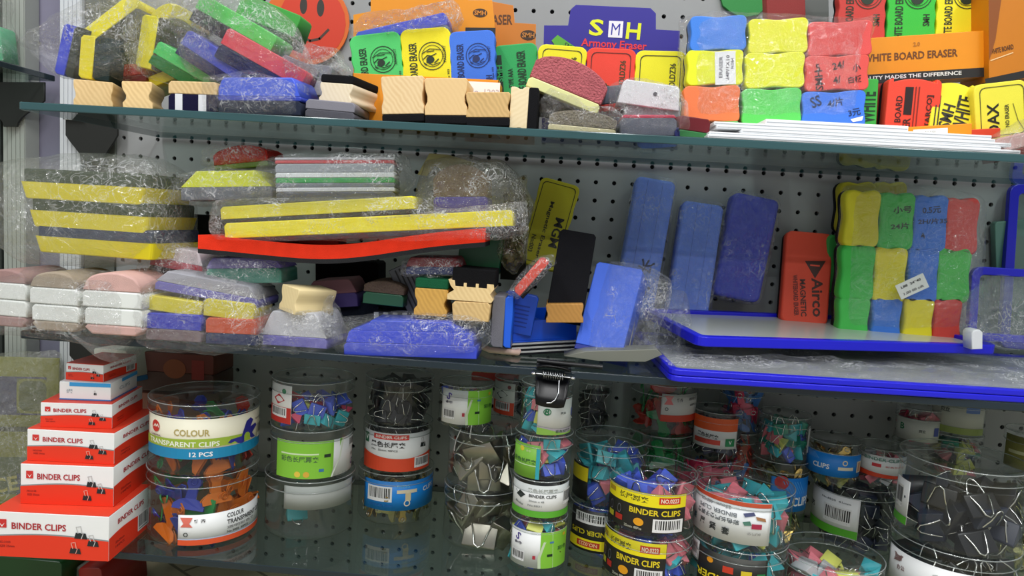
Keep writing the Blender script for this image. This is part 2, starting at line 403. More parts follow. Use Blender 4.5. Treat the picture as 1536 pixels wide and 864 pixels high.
def layered(name, label, bc, tc, w, Y, D, layers, group=None, turn=0, cat='eraser', Yt=None, bev=.0012, z=None, items=(), arc=0):
    """layers bottom to top: (share, material kind, colour, part name, bottom width, top width)"""
    M, W, H = AX(bc, tc, w, Y, Yt, turn, z); o = thing(name, label, cat, M, group)
    t = sum(l[0] for l in layers); a = 0
    for l in layers:
        b = a+l[0]/t; w0 = (l[4] if len(l) > 4 else 1)*W/2; w1 = (l[5] if len(l) > 5 else (l[4] if len(l) > 4 else 1))*W/2
        z0, z1 = a*H, b*H; r = min(.003, (z1-z0)*.3); n = 12
        if l[1] == 'plush' or (len(l) > 6 and l[6] == 'dome'):
            out = [(-w0, z0), (w0, z0)]+[(w1*math.cos(PI*i/n)**1 if False else w1*(1-2*i/n), z0+(z1-z0)*(.55+.45*math.sin(PI*i/n)**.6)) for i in range(n+1)]
        else:
            out = [(-w0, z0), (w0, z0), (w1, z1-r), (w1-r, z1), (-w1+r, z1), (-w1, z1-r)]
        if arc: out = [(x, zz+arc*H*(1-(2*x/W)**2)) for x, zz in dense(out, W/16)]
        MB().prism(out, 0, D, bev).build(l[3], mk(l[1], l[2]), o); a = b
    if items: printing(o, flat_face(W), W, H, items)
    return o
def waist(W, H, z0=0, deep=.07):
    h = H-z0; p = [(-.5, 0), (.5, 0), (.5, .22), (.5-deep, .36), (.5-deep, .5), (.5-deep*.2, .68), (.5, .8), (.5, .95), (.47, 1), (-.47, 1), (-.5, .95), (-.5, .8), (-.5+deep*.2, .68), (-.5+deep, .5), (-.5+deep, .36), (-.5, .22)]
    return [(x*W, z0+zz*h) for x, zz in p]
def woodblock(label, bc, tc, w, Y, D, pad=.28, padc='#17171a', col='#e0c088', dark='#b98f50', group=None, turn=0, deep=.07, name='chalkboard_eraser', top=False, Yt=None, z=None):
    M, W, H = AX(bc, tc, w, Y, Yt, turn, z); o = thing(name, label, 'eraser', M, group)
    z0 = 0 if top else pad*H; z1 = H*(1-pad) if top else H
    out = [(x, zz+z0) for x, zz in waist(W, z1-z0, 0, deep)]
    MB().prism(out, 0, D, .0008).build('wood_block', wood(col, dark), o)
    if pad: MB().prism(rrect(-W/2, W/2, (z1 if top else 0), (H if top else z0), .002, 2), 0, D, .0015).build('felt_pad', felt(padc), o)
    return o
def pillow(label, pts, Y, D, mat='clear', name='plastic_bag', cat='plastic bag', seed=0, jag=.0, group=None, amp=.006, Yfn=None, back=True, cx=None):
    """loose clear bag around its contents: a star-shaped outline puffed out front and back"""
    W = [P(x, y, Y if Yfn is None else Yfn(x, y)) for x, y in pts]
    n0 = len(W); per = 8; ring = []
    for i in range(n0):
        a, b = W[i], W[(i+1) % n0]
        for k in range(per): ring.append(a.lerp(b, k/per))
    # soften corners a little
    for _ in range(1): ring = [(ring[i-1]+ring[i]*2+ring[(i+1) % len(ring)])/4 for i in range(len(ring))]
    c = sum(ring, V())/len(ring) if cx is None else P(cx[0], cx[1], Y)
    n = len(ring); R = 18; crisp = mat in ('crisp', 'yellowed'); vs = []; fs = []
    def pt(t, i, side):
        q = c.lerp(ring[i], t)
        h = D/2*(1-t**5)**.5
        nz = noise.fractal(q*38+V((seed*3.1, side*5, seed)), 1., 2., 4); n2 = noise.noise(q*130+V((seed, side*9, 2)))
        n3 = 1-abs(noise.noise(q*75+V((side*4, seed, 7))))*2; n4 = 1-abs(noise.noise(V((q.x*160, q.y*60, q.z*110))+V((side*4, seed*2, 1))))*2; d = (abs(nz)*1.2+n2*.3+(max(0, n3)**3*.9+max(0, n4)**4*.6 if crisp else .25*max(0, n3)**2))*amp
        q = q+V((noise.noise(q*50+V((9, seed, 1)))*amp*.7*t, side*(h+d*(.35+.65*h/(D/2+1e-6))), noise.noise(q*50+V((3, 7, seed)))*amp*.7*t))
        return q
    o = bpy.data.objects.new(name, None)
    mb = MB()
    for side in ((-1, 1) if back else (-1,)):
        vs = [pt(0, 0, side)]
        for k in range(1, R+1):
            for i in range(n): vs.append(pt(k/R, i, side if k < R else 0))
        fs = [(0, 1+i, 1+(i+1) % n) for i in range(n)]
        for k in range(R-1):
            for i in range(n):
                j = (i+1) % n; fs.append((1+k*n+i, 1+(k+1)*n+i, 1+(k+1)*n+j, 1+k*n+j))
        if side < 0: fs = [f[::-1] for f in fs]
        mb.add(vs, fs, 0, not crisp)
    org = sum(W, V())/n0
    mb.v = [tuple(V(q)-org) for q in mb.v]
    bpy.data.objects.remove(o)
    ob = mb.build(name, film_of(mat)); ob.location = org
    return tag(ob, label, cat, group)
def film_of(k):
    return {'clear': lambda: film('clear', .02, '#e8ecec', .045, .16, 42, .9, .42), 'tight': lambda: film('tight', .015, '#e8ecec', .05, .16, 30, .8, .16), 'milky': lambda: film('milky', .07, '#c8ccb8', .05, .18, 30, .8, .35),
            'crisp': lambda: film('crisp', .02, '#eef2f4', .05, .18, 60, .9, .75), 'yellowed': lambda: film('yellowed', .18, '#b4ae68', .05, .25, 36, .8),
            'dusty': lambda: film('dusty', .22, '#7a7868', .05, .22, 60, .8), 'dark': lambda: film('dark', .22, '#2c2c24', .08, .3, 60, 1.)}[k]()
def shrink(label, bc, tc, w, Y, D, mat='clear', group=None, turn=0, seed=0, amp=.0012, Yt=None, cat='wrapping', name='plastic_wrap', grow=1.06):
    """tight film over a block: rounded box surface, hardly displaced"""
    M, W, H = AX(bc, tc, w, Y, Yt, turn); n = 14
    o = bpy.data.objects.new(name, None); bpy.data.objects.remove(o)
    a, b, c = W*grow/2, (H*grow)/2, (D*grow)/2+.001; mb = MB(); k = 22; l = 14; vs = []
    for i in range(l+1):
        for j in range(k):
            th = PI*i/l-PI/2; ph = 2*PI*j/k
            def sp(v, e): return math.copysign(abs(v)**e, v)
            x = a*sp(math.cos(th), .25)*sp(math.cos(ph), .25); y = c*sp(math.cos(th), .25)*sp(math.sin(ph), .25); z = b*sp(math.sin(th), .25)
            q = V((x, y+D/2, z+H/2)); q += V((noise.noise(q*60+V((seed, 0, 0))), noise.noise(q*60+V((0, seed, 3))), noise.noise(q*60+V((1, 0, seed)))))*amp*2
            vs.append(q)
    fs = [(i*k+j, i*k+(j+1) % k, (i+1)*k+(j+1) % k, (i+1)*k+j) for i in range(l) for j in range(k)]
    mb.add(vs, fs, 0, True); ob = mb.build(name, film_of(mat)); ob.matrix_world = M
    return tag(ob, label, cat, group)
def sheet(name, label, pts, Y, D, mat, cat, group=None, items=(), bev=.0005, kind='paper', z=None, Yt=None, foot=0):
    """stiff card cut to an outline given in pixels on one upright plane"""
    W = [P(x, y, Y) for x, y in pts]
    oz0 = min(p.z for p in W)
    if foot:
        for i in (0, -1): W[i].z = ZU+.0005
    x0 = min(p.x for p in W); x1 = max(p.x for p in W); z0 = min(p.z for p in W); z1 = max(p.z for p in W)
    o = thing(name, label, cat, Matrix.Translation(((x0+x1)/2, Y, z0)), group); out = [(p.x-(x0+x1)/2, p.z-z0) for p in W]
    MB().prism(out, 0, D, bev).build('card', mat, o)
    if items: printing(o, lambda x, z, off: (x-(x1-x0)/2, -off, z+oz0-z0), x1-x0, z1-oz0, items)
    return o

# ---- cartons of clips
def carton(label, A, B, C, h, z, face, side, top='#e0452c', front='#f2f4f4', name='clip_box', group=None, hm=None):
    a, b, c = PZ(*A, z), PZ(*B, z), PZ(*C, z)
    xa = (b-a); W = xa.length; xa.normalize(); ya = V((-xa.y, xa.x, 0)); D = (c-b).dot(ya); H = hm or h*S(b)
    M = frame_of((a+b)/2, xa, ya, V((0, 0, 1))); o = thing(name, label, 'box', M, group)
    MB().prism(rrect(-W/2, W/2, 0, H, .0008, 2), 0, D, .0006).build('box_body', paper(front), o)
    MB().box(-W/2+.0004, W/2-.0004, .0004, D-.0004, H, H+.0005, 0).build('box_lid', paper(top), o)
    if face: printing(o, flat_face(W), W, H, face, 'front_print')
    if side: printing(o, side_face(W), D, H, side, 'side_print')
    return z+H+.0008, o

# ---- jars and their clips
def clip_meshes(col, handle='steel'):
    k = ('clip', col)
    if k not in _T:
        mb = MB(); mb.prism([(-.38, 0), (.38, 0), (.4, .05), (.07, .6), (.07, .66), (-.07, .66), (-.07, .6), (-.4, .05)], -.5, .5, .02, 0, 'yz')
        me = mb.mesh('binder_clip_body', plastic(col, .35))
        h1 = MB().tube([(-.3, .06, .6), (-.2, .2, .9), (-.13, .28, 1.02), (0, .31, 1.1), (.13, .28, 1.02), (.2, .2, .9), (.3, .06, .6)], .032, 5).mesh('wire', steel())
        h2 = MB().tube([(-.3, -.09, .6), (-.2, -.32, .35), (-.13, -.46, .1), (0, -.5, .02), (.13, -.46, .1), (.2, -.32, .35), (.3, -.09, .6)], .032, 5).mesh('wire', steel())
        _T[k] = (me, h1, h2)
    return _T[k]
def put_binder(M, s, col, label, group):
    me, h1, h2 = clip_meshes(col)
    o = bpy.data.objects.new('binder_clip', me); COL.objects.link(o); o.matrix_world = M @ Matrix.Scale(s, 4) @ Matrix.Translation((0, 0, -.4))
    tag(o, label, 'binder clip', group)
    for h in (h1, h2): c = bpy.data.objects.new('wire_handle', h); COL.objects.link(c); c.parent = o
    return o
def paddle_meshes(kind, col):
    k = ('paddle', kind, col)
    if k not in _T:
        m = {'clear': clearplastic, 'steel': lambda c: steel(c, .22), 'plastic': plastic}[kind](col)
        out = [(-.5, 0), (.5, 0), (.5, .16), (.34, .3), (.17, .36), (.15, .7), (.22, .82), (.2, .98), (0, 1.06), (-.2, .98), (-.22, .82), (-.15, .7), (-.17, .36), (-.34, .3), (-.5, .16)]
        a = MB()
        a.prism(out, -.05, .0, .012); a.v = [(x, y-.015-abs(z-.3)*.22, z) for x, y, z in a.v]
        b = MB(); b.prism(out, 0, .05, .012); b.v = [(x, y+.015+abs(z-.3)*.22, z) for x, y, z in b.v]
        a.add(b.v, b.f, 0, b.s)
        h = MB().tube([(-.2, 0, .3), (.2, 0, .3)], .07, 8)
        r_ = MB(); pts = [(.1*math.cos(2*PI*i/10), -.24, .9+.1*math.sin(2*PI*i/10)) for i in range(10)]; r_.tube(pts, .022, 5, closed=True)
        _T[k] = (a.mesh('paddle_clip_jaws', m), h.mesh('spring', steel()), r_.mesh('ring', steel() if kind != 'clear' else m))
    return _T[k]
def put_paddle(M, s, kind, col, label, group, name='bulldog_clip'):
    if kind == 'steel' and s > .036:
        k = ('bigsteel', col)
        if k not in _T: me = clip_meshes('#8a8678')[0].copy(); me.materials[0] = steel('#9a968a', .28); _T[k] = me
        me, h1, h2 = _T[k], *clip_meshes('#8a8678')[1:]
        o = bpy.data.objects.new(name, me); COL.objects.link(o); o.matrix_world = M @ Matrix.Scale(s, 4) @ Matrix.Translation((0, 0, -.4)); tag(o, label, 'bulldog clip', group)
        for h in (h1, h2): c = bpy.data.objects.new('wire_handle', h); COL.objects.link(c); c.parent = o
        return o
    me, h, r_ = paddle_meshes(kind, col)
    o = bpy.data.objects.new(name, me); COL.objects.link(o); o.matrix_world = M @ Matrix.Scale(s, 4) @ Matrix.Translation((0, 0, -.5)); tag(o, label, 'bulldog clip', group)
    for nm, q in (('spring', h), ('grip_ring', r_)): c = bpy.data.objects.new(nm, q); COL.objects.link(c); c.parent = o
    return o
CN = {'#42b8c4': 'teal', '#4a64dc': 'blue', '#e67f8c': 'pink', '#e6ea74': 'yellow', '#1b1d22': 'black', '#d02a5a': 'magenta', '#2b9c86': 'green', '#7a5ab0': 'purple'}
TEAL, BLUE, PINK, YEL, BLK, MAG, GRN = '#42b8c4', '#4a64dc', '#e67f8c', '#e6ea74', '#1b1d22', '#d02a5a', '#2b9c86'
def lathe_jar(r, h):
    body = MB().lathe([(0, .0012), (r*.86, .0012), (r*.9, 0), (r*.965, 0), (r*.985, .002), (r*.985, .006), (r*.97, .008), (r*.97, h-.013), (r*.975, h-.012)], 48)
    lid = MB().lathe([(r*.985, h-.014), (r, h-.0135), (r, h-.0015), (r*.985, h), (r*.9, h), (r*.88, h-.002), (r*.5, h-.0022), (0, h-.0022)], 48)
    return body, lid
def jar(label, c, z, r, h, lab=None, fill=None, tint=None, name='clip_jar', lean=0, group=None):
    """c: centre on the plan; lab: (s_left, s_right, z0, z1, background, items) ; fill: (share, kind, size, colours, n per ring, words)"""
    o = thing(name, label, 'jar', Matrix.Translation((c[0], c[1], z)), group)
    gm = clear('jar', (.95, .965, .96), .012, .8, .05, .012) if not tint else clear('jar'+tint, tuple(lin(tint)[:3]), .05, .8, .05, .03)
    b, l = lathe_jar(r, h); b.build('jar_body', gm, o); l.build('lid', gm, o)
    rm = clear('rim', (.9, .93, .92), .30, 1., .15, .12, (.75, .8, .8)); rb = MB()  # hazy pale bead added as a painted highlight along the lid
    for zz, rr_ in ((h-.0012, r*.992), (h-.0140, r*.99)): rb.tube([(rr_*math.cos(2*PI*i/40), rr_*math.sin(2*PI*i/40), zz) for i in range(40)], .0006, 5, closed=True)
    rb.build('lid_rim_highlight', rm, o)
    th = math.atan2(CAM.y-c[1], CAM.x-c[0])
    if lab:
        labs = lab if isinstance(lab, list) else [lab]
        for sl, sr, z0, z1, bg, items in labs:
            a0 = th+math.asin(max(-1, min(1, sl))); a1 = th+math.asin(max(-1, min(1, sr))); rl = r*.972+.0003; n = 28; mb = MB(); H = (z1-z0)*h
            vs = []
            for i in range(n+1):
                a = a0+(a1-a0)*i/n
                for zz in (z0*h, z1*h):
                    for rr in (rl, rl+.0003): vs.append((rr*math.cos(a), rr*math.sin(a), zz))
            fs = []; 
            for i in range(n):
                q = 4*i; fs += [(q+1, q+5, q+7, q+3), (q, q+2, q+6, q+4), (q, q+4, q+5, q+1), (q+2, q+3, q+7, q+6)]
            fs += [(0, 1, 3, 2), (4*n, 4*n+2, 4*n+3, 4*n+1)]
            mb.add(vs, fs, 0, False)
            lo = mb.build('label', paper(bg), o); 
            for p_ in lo.data.polygons: p_.use_smooth = True
            if items: printing(lo, cyl_face(rl+.0003, a0, z0*h), (a1-a0)*rl, H, items)
    if fill: fill_jar(c, z, r, h, th, *fill)
    return z+h
NB = [0, 0]; CORE = []
def fill_jar(c, z, r, h, th, share, kind, size, cols, words, span=100):
    rnd = random.Random(int(c[0]*9999)+int(z*7777)); top = z+.003+(h-.009)*min(1.03, share*1.08); s = size; b = kind == 'binder'
    step = s*(.66 if b else .6); nl = max(1, math.ceil((top-z-.003-s*.45)/step)); step = (top-z-.003-s*.55)/max(1, nl-.4) if nl > 1 else step; rr = r*.94-s*(.54 if b else .50)
    def rot(a=None):
        R = Matrix.Rotation(rnd.uniform(-PI, PI), 4, 'Z') @ Matrix.Rotation(rnd.uniform(-PI, PI), 4, 'X') @ Matrix.Rotation(rnd.uniform(-PI, PI), 4, 'Y')
        if a is not None and rnd.random() < (.92 if b else .9):
            R = Matrix.Rotation(a+PI/2+rnd.uniform(-.4, .4), 4, 'Z') @ Matrix.Rotation(rnd.uniform(-.45, .45), 4, 'X') @ Matrix.Rotation(rnd.choice((0, PI, 1.2, -1.2, .5))+rnd.uniform(-.3, .3), 4, 'Y')
        return R
    def put(x, y, zz, a=None):
        col = rnd.choice(cols); M = Matrix.Translation((x, y, zz)) @ rot(a)
        if b and NB[0] >= 320: CORE.append((M, s*.98, col))
        elif b:
            NB[0] += 1; put_binder(M, s*.98, col, f'{CN.get(col, "grey")} binder clip inside the {words}', f'{CN.get(col, "grey")} binder clips in the {words}')
        else:
            NB[1] += 1; nm = {'clear': 'see-through plastic', 'steel': 'shiny metal', 'plastic': 'plastic'}[kind]; cn = PN.get(col, '')
            put_paddle(M, s*1.05, kind, col, f'{cn} {nm} clip inside the {words}', f'{cn} {nm} clips in the {words}')
    for k in range(nl):
        zz = z+.003+s*.40+k*step; na = max(3, round(2*math.radians(span)*rr/(s*(.98 if b else .80))))
        for i in range(na):
            a = th+math.radians(-span+2*span*(i+.5+.3*(k % 2))/na)
            if b and rnd.random() < .0: CORE.append((Matrix.Translation((c[0]+(rr-s*.3)*math.cos(a), c[1]+(rr-s*.3)*math.sin(a), zz)) @ rot(), s*.98, rnd.choice(cols))); continue
            put(c[0]+rr*math.cos(a), c[1]+rr*math.sin(a), zz+rnd.uniform(-.12, .12)*s, a)
        q = rr-s*.62
        while q > -s*.1:
            nn = max(1, int(2*PI*max(q, .001)/(s*(.8 if b else 1.))))
            for i in range(nn):
                a = 2*PI*(i+.37*k)/nn
                if math.cos(a-th) < -.65 and q > rr*.6: continue
                x, y, w_ = c[0]+q*math.cos(a), c[1]+q*math.sin(a), zz+rnd.uniform(-.2, .1)*s
                if b: CORE.append((Matrix.Translation((x, y, w_)) @ rot(), s*.98, rnd.choice(cols)))
                elif k == nl-1 and rnd.random() < .7 or rnd.random() < .15: put(x, y, w_)
            q -= s*.75
def build_core():
    mb = MB(); mats = []; st = steel()
    mats.append(st)
    for M, s, col in CORE:
        m = plastic(col, .35)
        if m not in mats: mats.append(m)
        mi = mats.index(m); T = M @ Matrix.Scale(s, 4) @ Matrix.Translation((0, 0, -.4)); me, h1, h2 = clip_meshes(col)
        for q, k in ((me, mi), (h1, 0), (h2, 0)):
            mb.add([T @ v.co for v in q.vertices], [list(p.vertices) for p in q.polygons], k, [p.use_smooth for p in q.polygons])
    o = mb.build('binder_clips', mats); tag(o, 'mixed binder clips packed deeper inside the jars on the lowest shelf', 'binder clips', kind='stuff')
PN = {'#1c9a50': 'green', '#e07820': 'orange', '#2a3ca8': 'blue', '#c83828': 'red', '#c8c8c0': 'silver', '#c8a860': 'brass', '#d8285c': 'pink', '#3a78c8': 'sky blue', '#a8a468': 'olive'}
def base_of(xc, yb, z, rpx):
    f = PZ(xc, yb, z); r = rpx*S(f)
    for _ in range(3):
        d = V((f.x-CAM.x, f.y-CAM.y)).normalized(); c = V((f.x+d.x*r, f.y+d.y*r)); r = rpx*S(V((c.x, c.y, z+.02)))
    return c, r
# ------------------------------------------------------------------ the setting
def struct(name, mb, mats, label=None):
    o = mb.build(name, mats); o['kind'] = 'structure'
    return o
# pegboard with real holes on a 25 mm grid
def pegboard():
    mb = MB(); x0i, x1i, z0i, z1i = -24, 38, -26, 15; vs = []; fs = []
    for i in range(x0i, x1i):
        for j in range(z0i, z1i):
            cx, cz = i*.025, j*.025+.025; h = .0125; b = len(vs); k = 12; rr = .0030
            sq = []
            for q in range(k):
                a = 2*PI*q/k; c, s = math.cos(a), math.sin(a); m = max(abs(c), abs(s)); sq.append((cx+h*c/m, 0, cz+h*s/m))
            vs += sq+[(cx+rr*math.cos(2*PI*q/k), 0, cz+rr*math.sin(2*PI*q/k)) for q in range(k)]+[(cx+rr*math.cos(2*PI*q/k), .006, cz+rr*math.sin(2*PI*q/k)) for q in range(k)]
            for q in range(k):
                p = (q+1) % k; fs += [(b+q, b+p, b+k+p, b+k+q), (b+k+q, b+k+p, b+2*k+p, b+2*k+q)]
            # square corners
            for q in (1, 4, 7, 10):
                a1 = sq[q]; a2 = sq[(q+1) % k]; co = (cx+h*(1 if q in (1, 10) else -1), 0, cz+h*(1 if q in (1, 4) else -1))
                n = len(vs); vs.append(co); fs.append((b+q, n, b+(q+1) % k)) if False else fs.append((b+q, b+(q+1) % k, n))
    mb.add(vs, fs, 0, False)
    return mb
struct('wall_back', pegboard(), solid('board', '#9c9e9e', .55, bump=(300, .1, .0005, 2), var=.04))
bk = MB(); bk.box(-.62, 1.0, .006, .02, -.66, .42, 0); struct('wall_backing', bk, solid('boardback', '#101010', .9))
sd = MB(); sd.box(-1.3, -.55, .022, .06, -1.0, .9, 0); struct('wall_left', sd, solid('wallpaint', '#8a879c', .8, var=.05))
def post(px0, px1, name, c, zt=.8, y=.02):
    a, b = P(px0, 100, 0), P(px1, 100, 0); w = b.x-a.x; mb = MB(); out = []
    n = 5
    prof = []
    for k in range(n):      # ribbed aluminium front
        u0 = a.x+w*k/n; u1 = a.x+w*(k+1)/n
        prof += [(u0, -.010), (u0+(u1-u0)*.85, -.010), (u0+(u1-u0)*.88, -.0085), (u1, -.0085)]
    prof += [(b.x, y), (a.x, y)]
    mb.prism(prof, -.9, zt, 0, 0, 'xy'); o = struct(name, mb, solid('postpaint', c, .4))
post(97, 128, 'trim_1', '#d6dade'); post(12, 44, 'trim_2', '#a9ada6')
g = MB(); g.box(P(130, 100, 0).x, -.61, -.004, .02, -.66, .42, .001); struct('trim_3', g, solid('slotpaint', '#5c6058', .6))
g = MB(); g.box(-.95, P(8, 100, 0).x, -.01, .02, -.9, .8, .001); struct('trim_4', g, solid('slotpaint2', '#2a302c', .7))

glass_face = clear('shelf', (.78, .87, .84), .04, 1.0, .02, .03, (.10, .14, .13))
glass_edge = solid('glassedge', '#34565a', .15); glass_edge2 = solid('glassedge2', '#1e2c34', .15)
def shelf(x0, x1, y0, y1, z1, t, edge, label, name='glass_shelf', rot=0):
    o = thing(name, label, 'shelf', Matrix.Translation(((x0+x1)/2, (y0+y1)/2, z1-t)))
    w, d = (x1-x0)/2, (y1-y0)/2; mb = MB(); b = .0012; out = rrect(-w, w, -d, d, .003, 2)
    mb.prism(out, 0, t, b, 0, 'xy')
    # material 1 on the rim
    cnt = 0
    me = mb.build('pane', [glass_face, edge], o)
    for p in me.data.polygons:
        if abs(p.normal.z) < .9: p.material_index = 1
        p.use_smooth = False
    if rot: o.rotation_euler.z = rot
    return o
XR = .95
shelf(-.545, XR, YF, -.006, ZU, .0085, glass_edge, 'upper greenish glass shelf, carrying wooden erasers and display trays')
shelf(-.545, XR, YF, -.006, ZM, .0085, glass_edge2, 'middle dark-edged glass shelf, carrying bagged erasers and blue framed boards')
shelf(-.545, XR, YF, -.006, ZL, .0085, glass_edge2, 'lowest glass shelf, carrying clip jars and clip boxes')
# return shelf on the neighbouring unit
A = P(92, 117, 0)
shelf(-1.15, -.700, -.42, -.002, A.z+.002, .008, glass_edge2, 'neighbouring dark glass shelf at the far edge, running towards the viewer', rot=0)
def bracket(label, pts, Y, name='shelf_bracket'):
    W = [P(x, y, Y) for x, y in pts]; x0 = sum(p.x for p in W)/len(W); z0 = min(p.z for p in W)
    o = thing(name, label, 'bracket', Matrix.Translation((x0, Y, z0)))
    MB().prism([(p.x-x0, p.z-z0) for p in W], 0, .004, .0006).build('plate', solid('bracketpaint', '#1d1f1c', .5), o)
    return o
def curve_br(x0, x1, yt, yb, nx0, nx1):
    L = [(x0, yt), (x0, yt+(yb-yt)*.42)]
    for k in range(1, 6): t = k/6; L.append((x0+(nx0-x0)*math.sin(t*PI/2)**1.2, yt+(yb-yt)*(.42+.58*t)))
    L += [(nx0, yb), (nx1, yb)]
    for k in range(5, 0, -1): t = k/6; L.append((x1+(nx1-x1)*math.sin(t*PI/2)**1.2, yt+(yb-yt)*(.42+.58*t)))
    L += [(x1, yt+(yb-yt)*.42), (x1, yt)]
    return L
b1 = bracket('black bracket plate under the upper glass shelf beside the white post', curve_br(98, 176, 160, 262, 132, 148), -.02)
f = MB(); p0, p1 = P(97, 158, -.022), P(127, 181, -.022)
for a in ((p0.x, p1.x, p1.z, p1.z+.004), (p0.x, p1.x, p0.z-.004, p0.z), (p0.x, p0.x+.003, p1.z, p0.z)): f.box(a[0], a[1], -.026, -.021, a[2], a[3], .0004)
fo = f.build('hook_channel', solid('channel', '#c8ccca', .4)); fo.parent = b1; fo.matrix_parent_inverse = b1.matrix_world.inverted()
bracket('black bracket plate under the middle glass shelf, behind the pink-topped erasers', curve_br(104, 214, 498, 582, 140, 165), -.05)
bracket('dark bracket plate under the neighbouring glass shelf', curve_br(-30, 66, 123, 190, 5, 25), -.02)
# what lies below the lowest shelf
fl = MB(); fl.box(-1.2, 1.1, -.9, .2, -.64, -.62, 0); 
m, nt, o_ = new('deck'); b_ = N(nt, 'ShaderNodeBsdfPrincipled'); b_.inputs['Roughness'].default_value = .5
br = N(nt, 'ShaderNodeTexBrick'); br.inputs['Scale'].default_value = 3.3; br.inputs['Color1'].default_value = lin('#b0a888'); br.inputs['Color2'].default_value = lin('#a89f80'); br.inputs['Mortar'].default_value = lin('#6d6650'); br.inputs['Mortar Size'].default_value = .008
mpp = N(nt, 'ShaderNodeMapping'); mpp.inputs['Rotation'].default_value = (0, 0, .6); tc_ = N(nt, 'ShaderNodeTexCoord'); nt.links.new(tc_.outputs['Object'], mpp.inputs[0]); nt.links.new(mpp.outputs[0], br.inputs[0])
nt.links.new(br.outputs[0], b_.inputs[0]); nt.links.new(b_.outputs[0], o_.inputs[0])
struct('floor', fl, m)

# ------------------------------------------------------------------ lights of the shop
def area(name, loc, sx, sy, power, rot, col=(1, 1, 1)):
    l = bpy.data.lights.new(name, 'AREA'); l.shape = 'RECTANGLE'; l.size = sx; l.size_y = sy; l.energy = power; l.color = col
    o = bpy.data.objects.new(name, l); COL.objects.link(o); o.location = loc; o.rotation_euler = rot; return o
K = .78
for x, y, z, pw in ((-.75, -.95, 1.25, 9), (.15, -.95, 1.25, 10), (1.05, -.95, 1.25, 9), (-.9, -1.9, 1.35, 9), (.2, -1.9, 1.35, 9), (1.2, -1.9, 1.35, 9), (-1.1, -3.0, 1.4, 8), (.1, -3.0, 1.4, 8), (1.3, -3.0, 1.4, 8)):
    area('ceiling_tube', (x, y, z), .07, .9, pw*K, (0, 0, PI/2 if y < -2 else 0))
w = bpy.data.worlds.new('shop'); SC.world = w; w.use_nodes = True; nt = w.node_tree; nt.nodes.clear()
bg = nt.nodes.new('ShaderNodeBackground'); ow = nt.nodes.new('ShaderNodeOutputWorld')
# a softly lit shop: pale ceiling above, floor half brightened as added fill for the lowest shelf
tcw = nt.nodes.new('ShaderNodeTexCoord'); sp = nt.nodes.new('ShaderNodeSeparateXYZ'); cr = nt.nodes.new('ShaderNodeValToRGB')
mr = nt.nodes.new('ShaderNodeMapRange'); mr.inputs['From Min'].default_value = -1; mr.inputs['From Max'].default_value = 1
nt.links.new(tcw.outputs['Generated'], sp.inputs[0]); nt.links.new(sp.outputs['Z'], mr.inputs['Value']); nt.links.new(mr.outputs[0], cr.inputs[0])
cr.color_ramp.elements[0].position = .3; cr.color_ramp.elements[0].color = (.72, .70, .66, 1); cr.color_ramp.elements[1].position = .8; cr.color_ramp.elements[1].color = (.60, .62, .64, 1)
nt.links.new(cr.outputs[0], bg.inputs[0]); bg.inputs[1].default_value = .5; nt.links.new(bg.outputs[0], ow.inputs[0])
vs_ = SC.view_settings; vs_.view_transform = 'Standard'; vs_.look = 'None'; vs_.gamma = 1; vs_.use_curve_mapping = False; vs_.exposure = .38
SC.cycles.transparent_max_bounces = 32; SC.cycles.max_bounces = 8; SC.cycles.use_denoising = True; SC.cycles.caustics_reflective = False; SC.cycles.caustics_refractive = False
SC.cycles.sample_clamp_indirect = 4
# ================================================================== TOP SHELF
EY = '#eadc1c'; EG = '#4cc45c'; EB = '#3a78dc'; ER = '#e0503c'; EO = '#f0743c'; DK = '#1c1c20'
# --- bagged pile at the end of the shelf
layered('felt_eraser', 'blue felt eraser standing on edge in a clear bag at the shelf end', (117, 80), (88, 72), 76, -.23, .05, [(.45, 'felt', '#3a4038', 'felt_pad'), (.55, 'plastic', '#3b4bd0', 'body')])
layered('felt_eraser', 'yellow felt eraser standing upright in the clear bag, dark pad facing inwards', (166, 90), (119, 84), 64, -.245, .05, [(.55, 'felt', '#2c3b3c', 'felt_pad'), (.45, 'plastic', '#f0e010', 'body')])
layered('felt_eraser', 'yellow felt eraser leaning diagonally over the upright yellow one', (184, 56), (158, 18), 92, -.215, .05, [(.5, 'felt', '#4a4a38', 'felt_pad'), (.5, 'plastic', '#f4e812', 'body')])
layered('plush_eraser', 'small dark red plush eraser in the bag above two light wooden blocks', (192, 124), (188, 96), 58, -.22, .05, [(.35, 'plastic', '#6a2a24', 'base'), (.65, 'plush', '#b23a34', 'plush_top')])
pillow('crumpled clear bag around the blue and yellow upright erasers at the shelf end', [(42, 72), (84, 42), (130, 12), (205, -8), (222, 40), (206, 116), (150, 128), (92, 118), (72, 92)], -.225, .075, 'crisp', seed=1, amp=.005)
layered('felt_eraser', 'yellow felt eraser standing steeply beside a bright green one', (238, 66), (208, 60), 78, -.225, .045, [(.2, 'felt', '#50503a', 'felt_pad'), (.8, 'plastic', '#e6dc20', 'body')])
layered('felt_eraser', 'dull yellow arched felt eraser at the top of the bagged pile', (258, 56), (254, 22), 64, -.20, .045, [(.35, 'felt', '#6a6a40', 'felt_pad'), (.65, 'plastic', '#d2c832', 'body')], arc=.5)
layered('felt_eraser', 'small yellow felt eraser lying low behind the striped block', (246, 124), (240, 108), 70, -.215, .045, [(1, 'plastic', '#d8c828', 'body')])
layered('felt_eraser', 'bright green felt eraser sloping down over the striped block', (262, 118), (279, 84), 96, -.225, .05, [(.45, 'felt', '#2c7c3c', 'felt_pad'), (.55, 'plastic', '#4ed068', 'body')])
